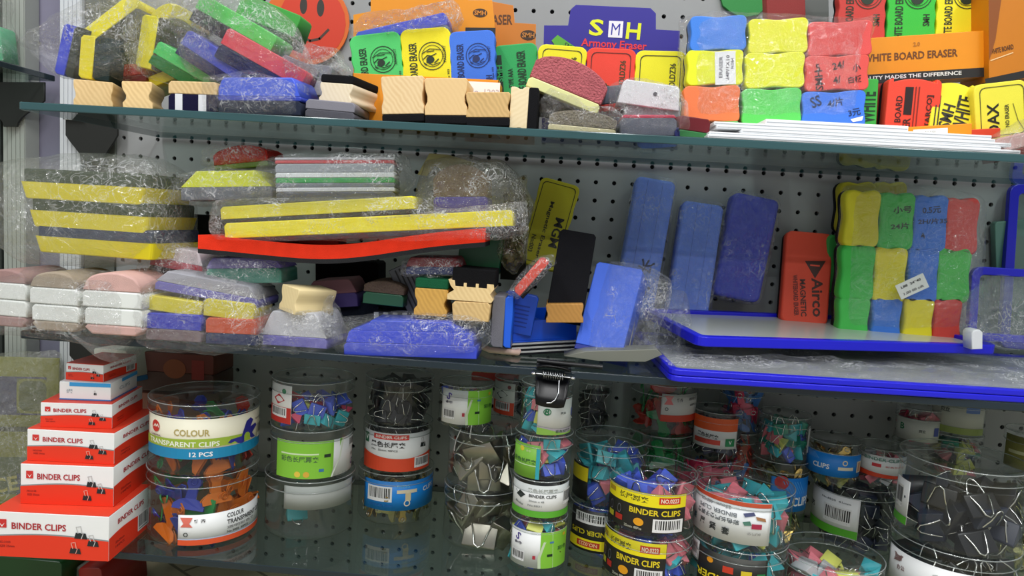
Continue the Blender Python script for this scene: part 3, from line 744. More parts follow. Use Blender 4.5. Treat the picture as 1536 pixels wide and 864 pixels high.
layered('felt_eraser', 'long light green felt eraser sloping across the top of the pile', (340, 62), (360, 22), 132, -.215, .05, [(.45, 'felt', '#2c2c30', 'felt_pad'), (.55, 'plastic', '#55d056', 'body')])
layered('felt_eraser', 'deep blue bagged eraser under the long light green one', (305, 108), (326, 72), 104, -.235, .05, [(.4, 'felt', '#232858', 'felt_pad'), (.6, 'plastic', '#4654c8', 'body')])
layered('felt_eraser', 'red eraser with navy pad in the middle of the bagged pile', (380, 118), (402, 74), 138, -.24, .05, [(.45, 'felt', '#23244a', 'felt_pad'), (.55, 'plastic', '#e04a54', 'body')])
layered('felt_eraser', 'dark green bagged eraser high in the pile beside the smiley card', (392, 52), (408, 6), 96, -.17, .04, [(.3, 'felt', '#2c3a2c', 'felt_pad'), (.7, 'foam', '#3c9c3c', 'body')])
layered('felt_eraser', 'small grey eraser with brown pad poking out beside the red one', (442, 118), (452, 92), 60, -.22, .05, [(.5, 'felt', '#6a3c34', 'felt_pad'), (.5, 'plastic', '#8e9094', 'body')])
pillow('crumpled clear bag with bright creases over the yellow and green erasers', [(206, 14), (262, -12), (330, -6), (322, 60), (330, 118), (262, 130), (214, 112), (200, 60)], -.225, .08, 'crisp', seed=2, amp=.006)
pillow('long clear bag over the green, red and blue sloping erasers', [(262, 36), (300, -8), (372, -16), (440, 30), (470, 92), (436, 132), (372, 122), (290, 118)], -.232, .085, 'crisp', seed=3, amp=.006)
pillow('silvery crumpled bag scrap between the red eraser and the black-topped block', [(432, 82), (466, 70), (512, 78), (528, 104), (520, 132), (474, 140), (440, 132)], -.225, .05, 'crisp', seed=4, amp=.009)
layered('paper_wad', 'white paper and grey foil packet beside the black-topped block', (466, 142), (470, 96), 58, -.215, .04, [(.5, 'paper', '#c8c8cc', 'lower_fold'), (.5, 'paper', '#8a8c94', 'upper_fold')], cat='packet')
# smiley card (a plain printed face)
def circle(cx, cy, r, n=36, sx=1.): return [(cx+r*sx*math.cos(2*PI*i/n), cy+r*math.sin(2*PI*i/n)) for i in range(n)]
sheet('smiley_card', 'round orange-red card with a smiling face against the pegboard', circle(460, 34, 64), -.006, .002, paper('#e06a20'), 'card', items=[
    ('e', .56, .50, .42, .43, '#d83c20'), ('e', .46, .70, .045, .10, '#34302a'), ('e', .66, .68, .045, .10, '#34302a'), ('line', [(.36, .45), (.44, .34), (.55, .29), (.66, .32), (.76, .43)], '#4a342c', .03)])
# wooden blocks near the post
woodblock('light wooden block end nearest the white post', (140, 152), (140, 121), 54, -.262, .055, 0, col='#e8c890', deep=.05, turn=18, z=ZU)
woodblock('light wooden block end standing second from the white post', (207, 154), (205, 122), 42, -.268, .055, 0, col='#f0d095', deep=.12, turn=16, z=ZU)
o = layered('chalkboard_eraser', 'wooden eraser on a navy pad with two white stripes', (289, 161), (289, 122), 76, -.268, .055, [(.58, 'felt', '#1a1838', 'striped_pad'), (.42, 'wood', '#e4c690', 'wood_block')], z=ZU,
        items=[('r', .22, .29, .15, .57, '#e4e6ea'), ('r', .70, .29, .16, .57, '#e4e6ea')])
layered('whiteboard_eraser', 'large bagged blue eraser with sloping top and dark pad at the shelf edge', (386, 172), (386, 116), 140, -.27, .05, [(.38, 'felt', '#2a3042', 'felt_pad'), (.12, 'plastic', '#2c40b0', 'rim', 1, 1.), (.5, 'plastic', '#4460dc', 'body', .98, .84)], z=ZU, turn=-6)
pillow('clear bag tight around the large blue eraser', [(312, 176), (310, 118), (384, 108), (462, 128), (466, 178), (390, 184)], -.252, .065, 'clear', seed=5, amp=.003)
# black felt block upside down on a grey block
woodblock('cream wooden block with black felt uppermost, on a grey slab', (502, 154), (506, 112), 56, -.262, .055, .3, col='#efe0c4', dark='#d8c49c', top=True, turn=-14)
layered('foam_block', 'plain grey slab under the black-topped wooden block', (494, 180), (496, 151), 76, -.272, .06, [(.45, 'felt', '#5a5a62', 'lower_layer'), (.55, 'foam', '#7d7c86', 'upper_layer')], cat='eraser', z=ZU)

# --- first display tray of erasers
TRAY = '#e8920e'
def tray(label, back, lip, Yb, Yl, backitems, lipitems, col=TRAY, D=.004):
    W = [P(x, y, Yb) for x, y in back]; x0 = sum(p.x for p in W)/len(W); o = thing('display_tray', label, 'display box', Matrix.Translation((x0, Yl, ZU)))
    bx0 = min(p.x for p in W); bz0 = min(p.z for p in W); bw = max(p.x for p in W)-bx0; bh = max(p.z for p in W)-bz0
    MB().prism([(p.x-x0, p.z-ZU) for p in W], Yb-Yl, Yb-Yl+D, .0004).build('backing_card', paper(col), o)
    if backitems: printing(o, lambda x, z, off: (bx0-x0+x, Yb-Yl-off, bz0-ZU+z), bw, bh, backitems, 'back_print')
    L = [P(x, y, Yl) for x, y in lip]; lx0 = min(p.x for p in L); lx1 = max(p.x for p in L); lz1 = max(p.z for p in L); lz0 = ZU+.0005
    mb = MB(); mb.box(lx0-x0, lx1-x0, 0, .0012, 0, lz1-ZU, .0003); mb.box(lx0-x0, lx1-x0, 0, Yb-Yl, 0, .0012, .0003)
    mb.box(lx0-x0, lx0-x0+.0012, 0, Yb-Yl, 0, lz1-ZU, .0003); mb.box(lx1-x0-.0012, lx1-x0, 0, Yb-Yl, 0, lz1-ZU, .0003); mb.build('front_lip', paper(col), o)
    if lipitems: printing(o, lambda x, z, off: (lx0-x0+x, -off, z), lx1-lx0, lz1-ZU, lipitems, 'lip_print')
    return o
tray('orange display tray holding green, yellow and blue whiteboard erasers', [(530, 182), (530, 22), (556, 17), (556, -30), (700, -40), (702, 0), (738, 0), (742, 34), (745, 182)], [(528, 186), (528, 128), (745, 120), (745, 182)], -.150, -.215,
     [('t', 'WHITE BOARD ERASER', .40, .86, .08, '#5a3210', 3, .60, True), ('e', .85, .75, .048, .028, '#3a2010'), ('t', 'SMH', .85, .75, .03, '#e08a20'), ('r', .86, .61, .2, .09, '#1c1c20', 2), ('t', 'NCE', .84, .61, .04, '#e8e8e8', 2)],
     [('t', 'WHITE BOARD', .62, .55, .28, '#3a2010', 0, .56, True), ('r', .90, .72, .22, .46, '#f4f0ec'), ('t', 'No. 1203', .9, .76, .12, '#c8b8b8')])
bear = lambda u, v, s, c: [('ring', u, v, s, s, c, .08), ('ring', u, v, s*.8, s*.8, c, .06), ('e', u-.01, v-.03, s*.42, s*.45, c), ('line', [(u-.1, v+.06), (u, v+.1), (u+.12, v+.07)], c, .01), ('line', [(u-.12, v-.1), (u+.1, v-.12)], c, .01)]
def smh_items(c='#12304a', seal=True):
    it = [('t', 'WHITE BOARD ERASER', .24, .40, .13*.9, c, 90, .80, True), ('t', 'SMH', .84, .20, .10, c, 90, .16, True), ('t', 'Type 103', .93, .30, .04, c, 90, .2, True)]
    if seal: it += [('ring', .62, .60, .20, .20, c, .06), ('ring', .62, .60, .155, .155, c, .05), ('e', .58, .55, .06, .05, c), ('line', [(.44, .56), (.52, .61), (.6, .6), (.7, .63)], c, .014), ('line', [(.52, .66), (.66, .67)], c, .012), ('line', [(.46, .5), (.5, .48)], c, .02), ('line', [(.66, .5), (.74, .55)], c, .016), ('line', [(.42, .64), (.58, .70), (.80, .68)], c, .012), ('line', [(.5, .52), (.62, .47), (.76, .5)], c, .012), ('t', 'ARMONY', .86, .62, .05, c, 90, .24, False)]
    return it
for lb, bc, tc, w, c in (('green scalloped whiteboard eraser at the end of the orange tray', (572, 150), (561, 50), 78, '#4fce6c'), ('yellow scalloped whiteboard eraser in the orange tray between green and blue', (643, 148), (637, 42), 76, '#f0e418'), ('blue scalloped whiteboard eraser in the orange tray', (711, 140), (707, 46), 70, '#3a74e0')):
    slab(lb, bc, tc, w, -.195, .022, c, 'scallop', smh_items('#1a2c1c' if c != '#3a74e0' else '#142860'), group=None)
layered('whiteboard_eraser', 'bagged dark blue eraser lying on top of the erasers in the orange tray', (606, 62), (600, 33), 140, -.19, .05, [(.35, 'felt', '#6a7a9c', 'felt_pad'), (.65, 'plastic', '#3c4cd8', 'body')], turn=0)
pillow('clear bag with twisted corner around the blue eraser on the tray', [(520, 50), (545, 28), (620, 18), (672, 8), (690, 8), (698, 30), (676, 52), (610, 58), (545, 62)], -.175, .05, 'crisp', seed=6, amp=.006)
slab('green whiteboard eraser with black lettering, leaning beside the blue cardboard display', (778, 150), (772, 66), 66, -.17, .022, '#27a456', 'scallop', [('r', .12, .45, .12, .75, '#14301c'), ('t', 'SMH', .12, .5, .1, '#27a456', 90, .3), ('t', 'TYPE AAA', .36, .40, .09, '#0c2c18', 90, .34, True), ('t', 'WHITE BOARD ERASER', .62, .42, .16, '#0c2c18', 90, .9, True)])
sheet('header_card', 'orange cardboard header with a dark oval, behind the green eraser', [(700, 150), (700, 2), (738, 2), (770, 8), (772, 34), (804, 36), (806, 150)], -.10, .0012, paper('#cc7a20'), 'card', foot=1,
      items=[('t', 'ERASER', .42, .82, .10, '#5a3210', 3, .38, True), ('e', .83, .68, .08, .05, '#3a2410'), ('t', 'SMH', .83, .68, .05, '#c88030')])
# wooden blocks on black pads at the edge
woodblock('wooden eraser end with slanting grain, first of three on black pads', (604, 194), (603, 114), 64, -.275, .052, .18, col='#ecd0a0', dark='#c89a5c', z=ZU, deep=.04)
woodblock('smooth wooden eraser end, second of three on black pads', (668, 197), (669, 117), 64, -.275, .052, .2, col='#e8c68e', dark='#ddb880', z=ZU, deep=.06)
woodblock('lower darker wooden eraser end, third of three on black pads', (731, 200), (732, 138), 66, -.275, .052, .27, col='#d8b478', dark='#a07c40', z=ZU, deep=.05)
woodblock('cream wooden eraser standing on its side with black felt facing the pink plush', (807, 164), (765, 162), 64, -.272, .05, .36, col='#efdcb4', dark='#e0c890', deep=.05)
# SMH card display with three erasers
sheet('cardboard_display', 'purple-blue cardboard display reading SMH Armony Eraser', [(816, 150), (816, 38), (852, 38), (856, 14), (864, 7), (976, 12), (984, 20), (984, 44), (1020, 46), (1022, 150)], -.135, .0015, paper('#2a2090'), 'display box', foot=1, items=[
    ('t', 'S', .37, .775, .17, '#e0e818', -2, .10), ('r', .505, .765, .10, .17, '#e8e8f0'), ('t', 'M', .505, .765, .12, '#30309c', -2, .06, False), ('t', 'H', .63, .755, .17, '#e0e818', -2, .10),
    ('t', 'Armony Eraser', .50, .60, .105, '#e02c3c', -1, .46, True), ('e', .86, .515, .12, .05, '#e8a020'), ('t', 'NEW', .86, .515, .04, '#c05010'), ('p', [(.06, .62), (.10, .68), (.28, .52), (.27, .44), (.16, .44)], '#58a830'), ('t', 'SMH', .19, .56, .05, '#183818', -28),
    ('t', 'ITEM NO:62736', .84, .375, .045, '#d8d8e8', 0, .2, True)])
for lb, bc, tc, w, c in (('yellow scalloped eraser before the blue display, nearest the wooden blocks', (836, 160), (845, 68), 74, '#ece41c'), ('red scalloped eraser before the blue display, between two yellow ones', (911, 172), (918, 72), 74, '#e8402c'), ('yellow scalloped eraser before the blue display, beside the wrapped grid of erasers', (986, 180), (992, 76), 76, '#e8e01c')):
    slab(lb, bc, tc, w, -.175, .022, c, 'scallop', [('frame', .10, .06, .90, .93, '#3a3a10' if c != '#e8402c' else '#5a1810', .012, .1), ('t', 'VOLDZ36', .74, .62, .09, '#3a3a10', 90, .40, True), ('t', 'VOP', .44, .38, .08, '#3a3a10', 90, .18, True)], back='#2a2a10')
# pink plush eraser and friends
layered('plush_eraser', 'dusty pink plush eraser on a tilted pale yellow plate', (842, 150), (866, 92), 116, -.25, .045, [(.25, 'plastic', '#e4e4a0', 'plate'), (.75, 'plush', '#c06a70', 'plush_top')])
layered('plush_eraser', 'grey-brown plush eraser on a cream base in a clear bag at the shelf edge', (872, 204), (876, 166), 102, -.265, .05, [(.28, 'plastic', '#dcd4a8', 'base'), (.72, 'plush', '#8c8474', 'plush_top')], z=ZU)
layered('foam_block', 'dark brown bagged block under the tilted pink plush eraser', (845, 172), (850, 128), 88, -.235, .04, [(1, 'felt', '#4a4238', 'body')], cat='eraser')
pillow('crumpled clear bag around the grey-brown plush eraser', [(808, 200), (806, 160), (820, 132), (880, 160), (924, 164), (944, 196), (910, 208), (850, 208)], -.245, .07, 'crisp', seed=7, amp=.006)
layered('felt_eraser', 'slate grey and red eraser wedged behind the white-cased one', (925, 166), (922, 128), 70, -.22, .045, [(.3, 'foam', '#c83c34', 'red_layer'), (.7, 'felt', '#5c6470', 'felt_pad')])
layered('whiteboard_eraser', 'white-cased eraser with one small round hole, tilted over a grey bagged block', (972, 160), (978, 124), 94, -.25, .05, [(1, 'plastic', '#e8eaee', 'casing', 1, .9)], items=[('e', .58, .55, .09, .09, '#505058')])
layered('foam_block', 'grey bagged layer between the white case and the red-edged block', (978, 180), (978, 156), 84, -.245, .05, [(1, 'foam', '#84868c', 'body')], cat='eraser')
layered('felt_eraser', 'dark grey block with thin crimson edge standing at the shelf front', (972, 206), (973, 172), 84, -.268, .05, [(.85, 'felt', '#6b6e7c', 'felt_pad'), (.15, 'plastic', '#c82c50', 'crimson_edge', 1, .92)], z=ZU)
pillow('clear bag over the white-cased eraser and its neighbours', [(914, 200), (912, 128), (950, 118), (1010, 130), (1030, 160), (1034, 196), (1006, 208), (950, 208)], -.25, .07, 'crisp', seed=8, amp=.006)
# dark red wrapper
o = layered('candy_wrapper', 'dark red and green foil packet at the shelf edge beside the white strips', (1040, 208), (1044, 176), 52, -.26, .02, [(.35, 'foam', '#2f7a40', 'green_end'), (.65, 'plastic', '#6a1620', 'red_foil')], cat='packet', turn=20)
layered('foam_block', 'thin navy strip end beside the dark red foil packet', (1016, 207), (1016, 192), 8, -.27, .04, [(1, 'plastic', '#1c2468', 'body')], cat='eraser')
# --- wrapped grid of erasers
rows = [(26, 79), (77, 131), (131, 187)]
cols_ = [(1028, 1116), (1116, 1208), (1206, 1304)]
grid = [['#3a80e0', '#ecec18', '#e0504c'], ['#e6ec1c', '#ecf010', '#e25048'], ['#f07a44', '#58d058', '#3a78e4']]
names = [['blue', 'yellow', 'salmon red'], ['yellow', 'yellow', 'salmon red'], ['orange', 'green', 'blue']]
rn = ['top', 'middle', 'bottom']; cn = ['nearest the blue display', 'in the centre', 'nearest the orange display boxes']
for r_ in range(3):
    for c_ in range(3):
        y0, y1 = rows[r_]; x0, x1 = cols_[c_]; dy = (c_-1)*4+1; dx = -(r_-1)*5
        it = []
        if (r_, c_) == (1, 0): it = [('r', .68, .48, .36, .92, '#eceef0', 2), ('t', 'ERASER', .60, .5, .10, '#606068', 90, .6), ('t', '24P/1X10', .72, .48, .1, '#505058', 90, .7), ('t', 'NOB4', .80, .6, .08, '#606068', 90, .3)]
        if (r_, c_) == (1, 2): it = [('t', '小', .80, .62, .22, '#3a1818', 8), ('t', '白板', .78, .3, .2, '#3a1818', 8), ('t', '24/', .52, .7, .2, '#3a1818', 12), ('t', '4/', .5, .3, .2, '#3a1818', 12), ('t', 'SMH', .22, .3, .22, '#3a1818', 95), ('t', '5', .2, .66, .2, '#3a1818', 12)]
        if (r_, c_) == (2, 2): it = [('t', 'SS', .22, .72, .3, '#18305c', 20, .16), ('t', '4/片', .52, .68, .24, '#18305c', 10), ('t', '3元', .82, .40, .2, '#18305c', 10), ('p', [(.76, .22), (.96, .3), (.94, .18), (.8, .14)], '#f0f4f8')]
        slab(f'{names[r_][c_]} notched eraser in the wrapped grid, {rn[r_]} row, {cn[c_]}', ((x0+x1)/2+dx, y1+dy), ((x0+x1)/2+dx+1, y0+dy), (x1-x0)-4, -.205, .03, grid[r_][c_], 'bone', it, name='notched_eraser', group='notched erasers in the upper wrapped grid')
pillow('shiny shrink wrap around the grid of nine notched erasers', [(1018, 28), (1070, 16), (1160, 20), (1290, 28), (1318, 20), (1308, 60), (1300, 130), (1290, 192), (1150, 192), (1016, 190), (1016, 100)], -.188, .042, 'tight', name='shrink_wrap', cat='wrapping', seed=9, amp=.002)
# behind the grid
def leaf(): return [(1078, -20), (1084, 8), (1096, 18), (1108, 24), (1122, 25), (1138, 22), (1150, 10), (1156, -20)]
sheet('green_tag', 'dark green rounded tag hanging above the wrapped grid', leaf(), -.0065, .006, foam('#2c8c40'), 'tag')
layered('felt_eraser', 'dark red bagged slab behind the wrapped grid, beside the green tag', (1186, 186), (1178, -20), 56, -.09, .02, [(1, 'foam', '#8c2420', 'body')])
layered('plastic_box', 'dim grey packet on the pegboard behind the salmon red erasers', (1226, 196), (1222, -20), 40, -.06, .03, [(1, 'plastic', '#5c605c', 'body')], cat='packet')
# --- second display tray, upper, standing on the lower one
YB = -.165
def box_front(label, pts_x, ytop, ybot, Y, D, items, col=TRAY, name='display_tray'):
    M, W, H = AX(((pts_x[0]+pts_x[1])/2, ybot), ((pts_x[0]+pts_x[1])/2, ytop), pts_x[1]-pts_x[0], Y); o = thing(name, label, 'display box', M)
    MB().box(-W/2, W/2, 0, D, 0, H, .0006).build('box_body', paper(col), o)
    if items: printing(o, flat_face(W), W, H, items)
    return o, W, H
box_front('orange display box reading WHITE BOARD ERASER with a black strip below', (1288, 1473), 52, 121, YB, .03, [('t', 'WHITE BOARD ERASER', .42, .56, .17, '#6a3c14', 0, .74, True), ('r', .5, .10, 1., .2, '#1c1c1c'), ('t', 'QUALITY MADES THE DIFFERENCE', .40, .11, .10, '#e4e4e4', 0, .84, True), ('t', '2.0', .47, .80, .09, '#b07020')])
for lb, x0, x1, c in (('red whiteboard eraser standing in the upper orange box', 1257, 1329, '#c83c34'), ('green whiteboard eraser standing in the upper orange box', 1331, 1404, '#34c03c'), ('yellow whiteboard eraser standing in the upper orange box', 1405, 1478, '#ece61c')):
    slab(lb, ((x0+x1)/2-2, 66), ((x0+x1)/2+3, -45), x1-x0-2, -.140, .02, c, 'scallop', [('t', 'WHITE BOARD ERASER', .24, .40, .11, '#1c301c', 90, .8, True), ('t', 'SMH', .80, .32, .09, '#1c301c', 90, .16, True), ('ring', .62, .66, .19, .19, '#1c301c', .06), ('e', .6, .62, .09, .09, '#1c301c'), ('ring', .62, .66, .15, .15, '#1c301c', .05)])
box_front('dark-sided orange display box at the far end of the shelf', (1486, 1600), -40, 118, -.175, .06, [('t', 'WHITE BOARD', .16, .30, .05, '#5a3210', 10, .3, True), ('r', .2, .02, .5, .07, '#1c1c1c', 8), ('line', [(0.02, .2), (.3, .26)], '#f0c890', .01), ('p', [(0, .2), (0, 1), (.18, .9), (.08, .4)], '#8a4a12')], col='#c8780c')
layered('plastic_box', 'black gap panel between the two orange display boxes', (1480, 118), (1482, -30), 20, -.12, .02, [(1, 'plastic', '#2a2c30', 'body')], cat='panel')  # dark filler colours in the shade between the boxes
# --- lower tray erasers
slab('narrow green eraser seen edge-on beside the wrapped grid', (1302, 196), (1306, 118), 24, -.185, .02, '#38b040', 'round', [('t', 'WHITE', .4, .45, .3, '#103818', 90, .6, True)])
slab('dark red eraser half hidden behind the scarlet arched one', (1322, 198), (1326, 122), 34, -.165, .02, '#9c2824', 'round', [('t', 'BOARD', .6, .4, .25, '#3a1010', 90, .6, True)])
slab('scarlet eraser with arched top in the lower orange tray', (1366, 198), (1374, 118), 78, -.19, .022, '#e8442c', 'arch', [('t', 'BOARD', .23, .42, .12, '#3a1410', 90, .5, True), ('r', .40, .58, .15, .52, '#201010'), ('t', 'ER', .40, .16, .14, '#3a1410', 90, .2, True), ('r', .52, .45, .02, .8, '#7a2018'), ('r', .58, .45, .02, .8, '#7a2018'), ('t', '[ARCO]', .80, .42, .13, '#3a1410', 90, .56, True)], z=None)
slab('yellow eraser with black boxed lettering leaning on the scarlet one', (1424, 204), (1434, 124), 62, -.195, .022, '#e8e028', 'arch', [('r', .10, .42, .03, .6, '#202010'), ('r', .18, .42, .03, .6, '#202010'), ('t', 'SMH', .38, .36, .22, '#181808', 82, .44, True), ('t', 'WHITE', .74, .44, .26, '#181808', 84, .66, True)], Yt=-.185)
slab('yellow eraser lettered DAX with a ruled frame, at the end of the lower tray', (1504, 208), (1500, 123), 76, -.20, .022, '#ece440', 'round', [('frame', .10, .06, .94, .93, '#50501c', .014, .1), ('t', 'DAX', .34, .36, .20, '#181808', 90, .55, True), ('t', 'NO ERASER', .60, .40, .07, '#40401c', 90, .4, True), ('line', [(.72, .6), (.80, .3), (.92, .1)], '#50501c', .01)])
o, W_, H_ = box_front('low orange tray lip with a white price strip', (1352, 1456), 188, 205, -.215, .05, [('r', .42, .45, .48, .55, '#f0f0ec'), ('t', 'No 5101', .42, .45, .2, '#a0a098')])
box_front('low red tray lip beside the orange one', (1458, 1500), 193, 207, -.215, .05, [], col='#d8401c')
# --- stack of thin white boards
zc = ZU+.0003
for k, (xa, xb, dy, g_) in enumerate([(1060, 1530, .004, 0), (1062, 1500, .010, .0), (1110, 1515, .012, 0), (1072, 1490, .016, 0), (1068, 1484, .02, 0), (1145, 1358, .03, 0)]):
    pa, pb = P(xa, 222, YF+dy), P(xb, 236, YF+dy); t = [.0035, .003, .0035, .003, .0035, .006][k]
    o = thing('white_board_strip', ['lowest long white strip board of the stack at the shelf edge', 'second white strip board up from the glass', 'third white strip board up, pushed slightly forward', 'fourth white strip board up from the glass', 'fifth white strip board up, under the short one', 'short white strip on top of the long white boards'][k], 'board', Matrix.Translation(((pa.x+pb.x)/2, YF+dy, zc)), 'stack of thin white strip boards')
    w_ = (pb.x-pa.x)/2; MB().box(-w_, w_, 0, .06, 0, t, .0005).build('board', plastic('#eceef0', .3), o); MB().box(-w_+.001, w_-.001, -.0003, .0005, t*.38, t*.55, 0).build('edge_groove', plastic('#a8acb0'), o); zc += t+.0005
layered('felt_eraser', 'small green eraser end lying behind the white boards', (1092, 192), (1092, 182), 34, -.21, .03, [(1, 'foam', '#58b868', 'body')])
layered('felt_eraser', 'small red eraser end lying behind the white boards', (1125, 194), (1125, 184), 36, -.205, .03, [(1, 'foam', '#d8404c', 'body')])
pillow('pale pinkish bag bundle at the far end of the white boards', [(1490, 232), (1494, 204), (1510, 192), (1540, 180), (1580, 190), (1580, 236)], -.255, .05, 'milky', seed=10, amp=.008)
layered('plush_eraser', 'pink and brown packet inside the pale bag at the far shelf end', (1530, 236), (1524, 202), 62, -.255, .03, [(.4, 'foam', '#7a3430', 'lower_layer'), (.6, 'foam', '#c8a09c', 'upper_layer')])
# bag on the neighbouring shelf
pillow('milky plastic bag with green contents on the neighbouring shelf', [(-60, 110), (-50, -40), (0, -30), (8, 40), (16, 80), (10, 102)], -.045, .05, 'milky', seed=11, amp=.008)
layered('felt_eraser', 'pale green block inside the bag on the neighbouring shelf', (-14, 92), (-20, 40), 40, -.045, .03, [(1, 'foam', '#5cb888', 'body')])
# ================================================================== MIDDLE SHELF
def tray_eraser(label, bl, tl_, w, Y, D, padc, baset='#e8d818', turn=-24, zb=None, group=None):
    """large eraser: a flared tray with a thick dark felt slab on top, corner towards the viewer"""
    M, W, H = AX(bl, tl_, w, Y, None, turn); o = thing('felt_eraser', label, 'eraser', M, group)
    mb = MB(); z1 = H*.56; n = 4
    def ring(z, g): return [(x, y+D/2, z) for x, y in rrect(-W/2*g, W/2*g, -D/2*g, D/2*g, .004, 3)]
    R_ = [ring(0, .93), ring(.001, .945), ring(z1*.95, .995), ring(z1, 1.), ring(z1, .97), ring(z1*.9, .965)]; k = len(R_[0]); vs = [p for r_ in R_ for p in r_]; fs = []
    for i in range(len(R_)-1):
        for j in range(k): l = (j+1) % k; fs.append((i*k+j, i*k+l, (i+1)*k+l, (i+1)*k+j))
    fs.append(list(range(k))[::-1]); fs.append([(len(R_)-1)*k+j for j in range(k)]); mb.add(vs, fs, 0, False); mb.build('tray', plastic(baset, .3), o)
    p = MB(); R_ = [ring(z1*.9, .96), ring(z1+(H-z1)*.8, .965), ring(H*.985, .955), ring(H, .92)]; vs = [q for r_ in R_ for q in r_]; fs = []
    for i in range(3):
        for j in range(k): l = (j+1) % k; fs.append((i*k+j, i*k+l, (i+1)*k+l, (i+1)*k+j))
    fs.append([3*k+j for j in range(k)]); fs.append(list(range(k))[::-1]); p.add(vs, fs, 0, False); p.build('felt_pad', felt(padc), o)
    return o
# big bagged stack of three
tray_eraser('lowest of the three big yellow tray erasers, with blue-grey felt', (138, 384), (138, 340), 210, -.262, .085, '#39425c', turn=-9)
tray_eraser('middle one of the three big yellow tray erasers, with dark green felt', (130, 345), (130, 300), 212, -.262, .085, '#3c4634', turn=-9)
tray_eraser('topmost of the three big yellow tray erasers, with dark green felt', (120, 302), (120, 256), 220, -.262, .085, '#3f4a38', turn=-9)
pillow('large milky clear bag holding three stacked yellow tray erasers', [(2, 250), (60, 236), (150, 228), (240, 236), (276, 262), (284, 320), (282, 372), (240, 394), (150, 404), (60, 396), (24, 372), (10, 320), (-6, 286)], -.226, .125, 'milky', seed=21, amp=.004)
# white and pink erasers in twos
def pinkpair(xa, xb, ytop, y1, y2, y3, ybot, Y, who, pink):
    cx = (xa+xb)/2; w = xb-xa
    layered('plush_eraser', f'upper white eraser with {pink[0]} dome, {who}', (cx, y2), (cx, ytop), w, Y, .075, [(y2-y1, 'plastic', '#e6eae6', 'white_case'), (y1-ytop, 'felt', pink[1], 'plush_dome', 1, .86, 'dome')], bev=.002)
    layered('plush_eraser', f'lower white eraser upside down on {pink[0]} plush, {who}', (cx+2, ybot), (cx+2, y2+1), w-3, Y, .075, [(ybot-y3, 'felt', pink[1], 'plush_dome', .75, 1.), (y3-y2, 'plastic', '#e6eae6', 'white_case')], bev=.002)
pinkpair(-24, 41, 404, 424, 449, 474, 490, -.292, 'at the far shelf end', ('brownish pink', '#a88884'))
pinkpair(42, 119, 408, 432, 457, 482, 497, -.295, 'middle of the three pairs', ('dull beige pink', '#a89a88'))
pinkpair(121, 214, 409, 437, 462, 488, 503, -.295, 'beside the layered bag', ('pale pink', '#d8b0a8'))
pillow('clear bag around the row of white pink-topped erasers', [(-30, 410), (40, 400), (120, 402), (205, 408), (226, 440), (222, 500), (206, 524), (196, 546), (184, 520), (120, 508), (40, 500), (-30, 496)], -.262, .085, 'clear', seed=22, amp=.003)
layered('felt_eraser', 'small bagged white and red eraser squeezed between the tray stack and the pile', (262, 414), (268, 372), 82, -.235, .05, [(.22, 'felt', '#3a2c30', 'felt_pad'), (.30, 'plastic', '#b83848', 'red_layer'), (.48, 'plastic', '#e4d8dc', 'white_layer', 1, .8)])
pillow('crinkled clear bag on the small white and red eraser', [(214, 412), (222, 380), (268, 362), (304, 372), (308, 402), (282, 420), (240, 420)], -.225, .065, 'crisp', seed=23, amp=.004)
layered('felt_eraser', 'dark block filling the gap behind the white and red eraser', (296, 360), (296, 322), 60, -.14, .04, [(1, 'felt', '#18181a', 'body')])  # black filler stands in for the shade of this gap
# layered bag at the front
layered('felt_eraser', 'purple-grey felt eraser lying at the top of the layered bag', (308, 448), (312, 418), 160, -.275, .06, [(.45, 'foam', '#6a66b0', 'purple_layer'), (.55, 'felt', '#a8a8b0', 'felt_pad', 1, .84)])
layered('felt_eraser', 'yellow eraser layer in the layered bag, beside the pale pink pair', (260, 470), (262, 448), 84, -.28, .05, [(1, 'plastic', '#d8cc38', 'body')])
layered('felt_eraser', 'yellow eraser layer in the layered bag above the orange one', (342, 478), (344, 452), 78, -.28, .05, [(1, 'plastic', '#d4c82c', 'body')])
layered('felt_eraser', 'bright blue eraser layer in the bag resting on brown felt', (260, 512), (260, 471), 86, -.285, .055, [(.42, 'felt', '#7c6c70', 'felt_pad'), (.58, 'plastic', '#3840b8', 'body')], z=ZM+.002)
layered('felt_eraser', 'orange-red eraser layer on navy felt in the layered bag', (346, 520), (346, 478), 78, -.283, .055, [(.42, 'felt', '#26325c', 'felt_pad'), (.58, 'plastic', '#c8502c', 'body')], z=ZM+.002)
pillow('shiny creased bag around the purple, yellow, blue and orange layers', [(212, 470), (218, 432), (238, 416), (320, 410), (392, 424), (404, 470), (396, 520), (340, 530), (250, 524), (218, 508)], -.262, .085, 'crisp', seed=24, amp=.004)
layered('felt_eraser', 'bagged eraser, lavender foam on green, under the red wavy strip', (366, 425), (364, 386), 116, -.25, .05, [(.58, 'plastic', '#4c9a84', 'green_layer'), (.42, 'foam', '#7c70b8', 'lavender_layer', 1, .88)])
pillow('clear bag around the lavender and green eraser', [(302, 412), (308, 388), (340, 380), (420, 384), (432, 406), (428, 428), (364, 428)], -.238, .065, 'crisp', seed=25, amp=.003)
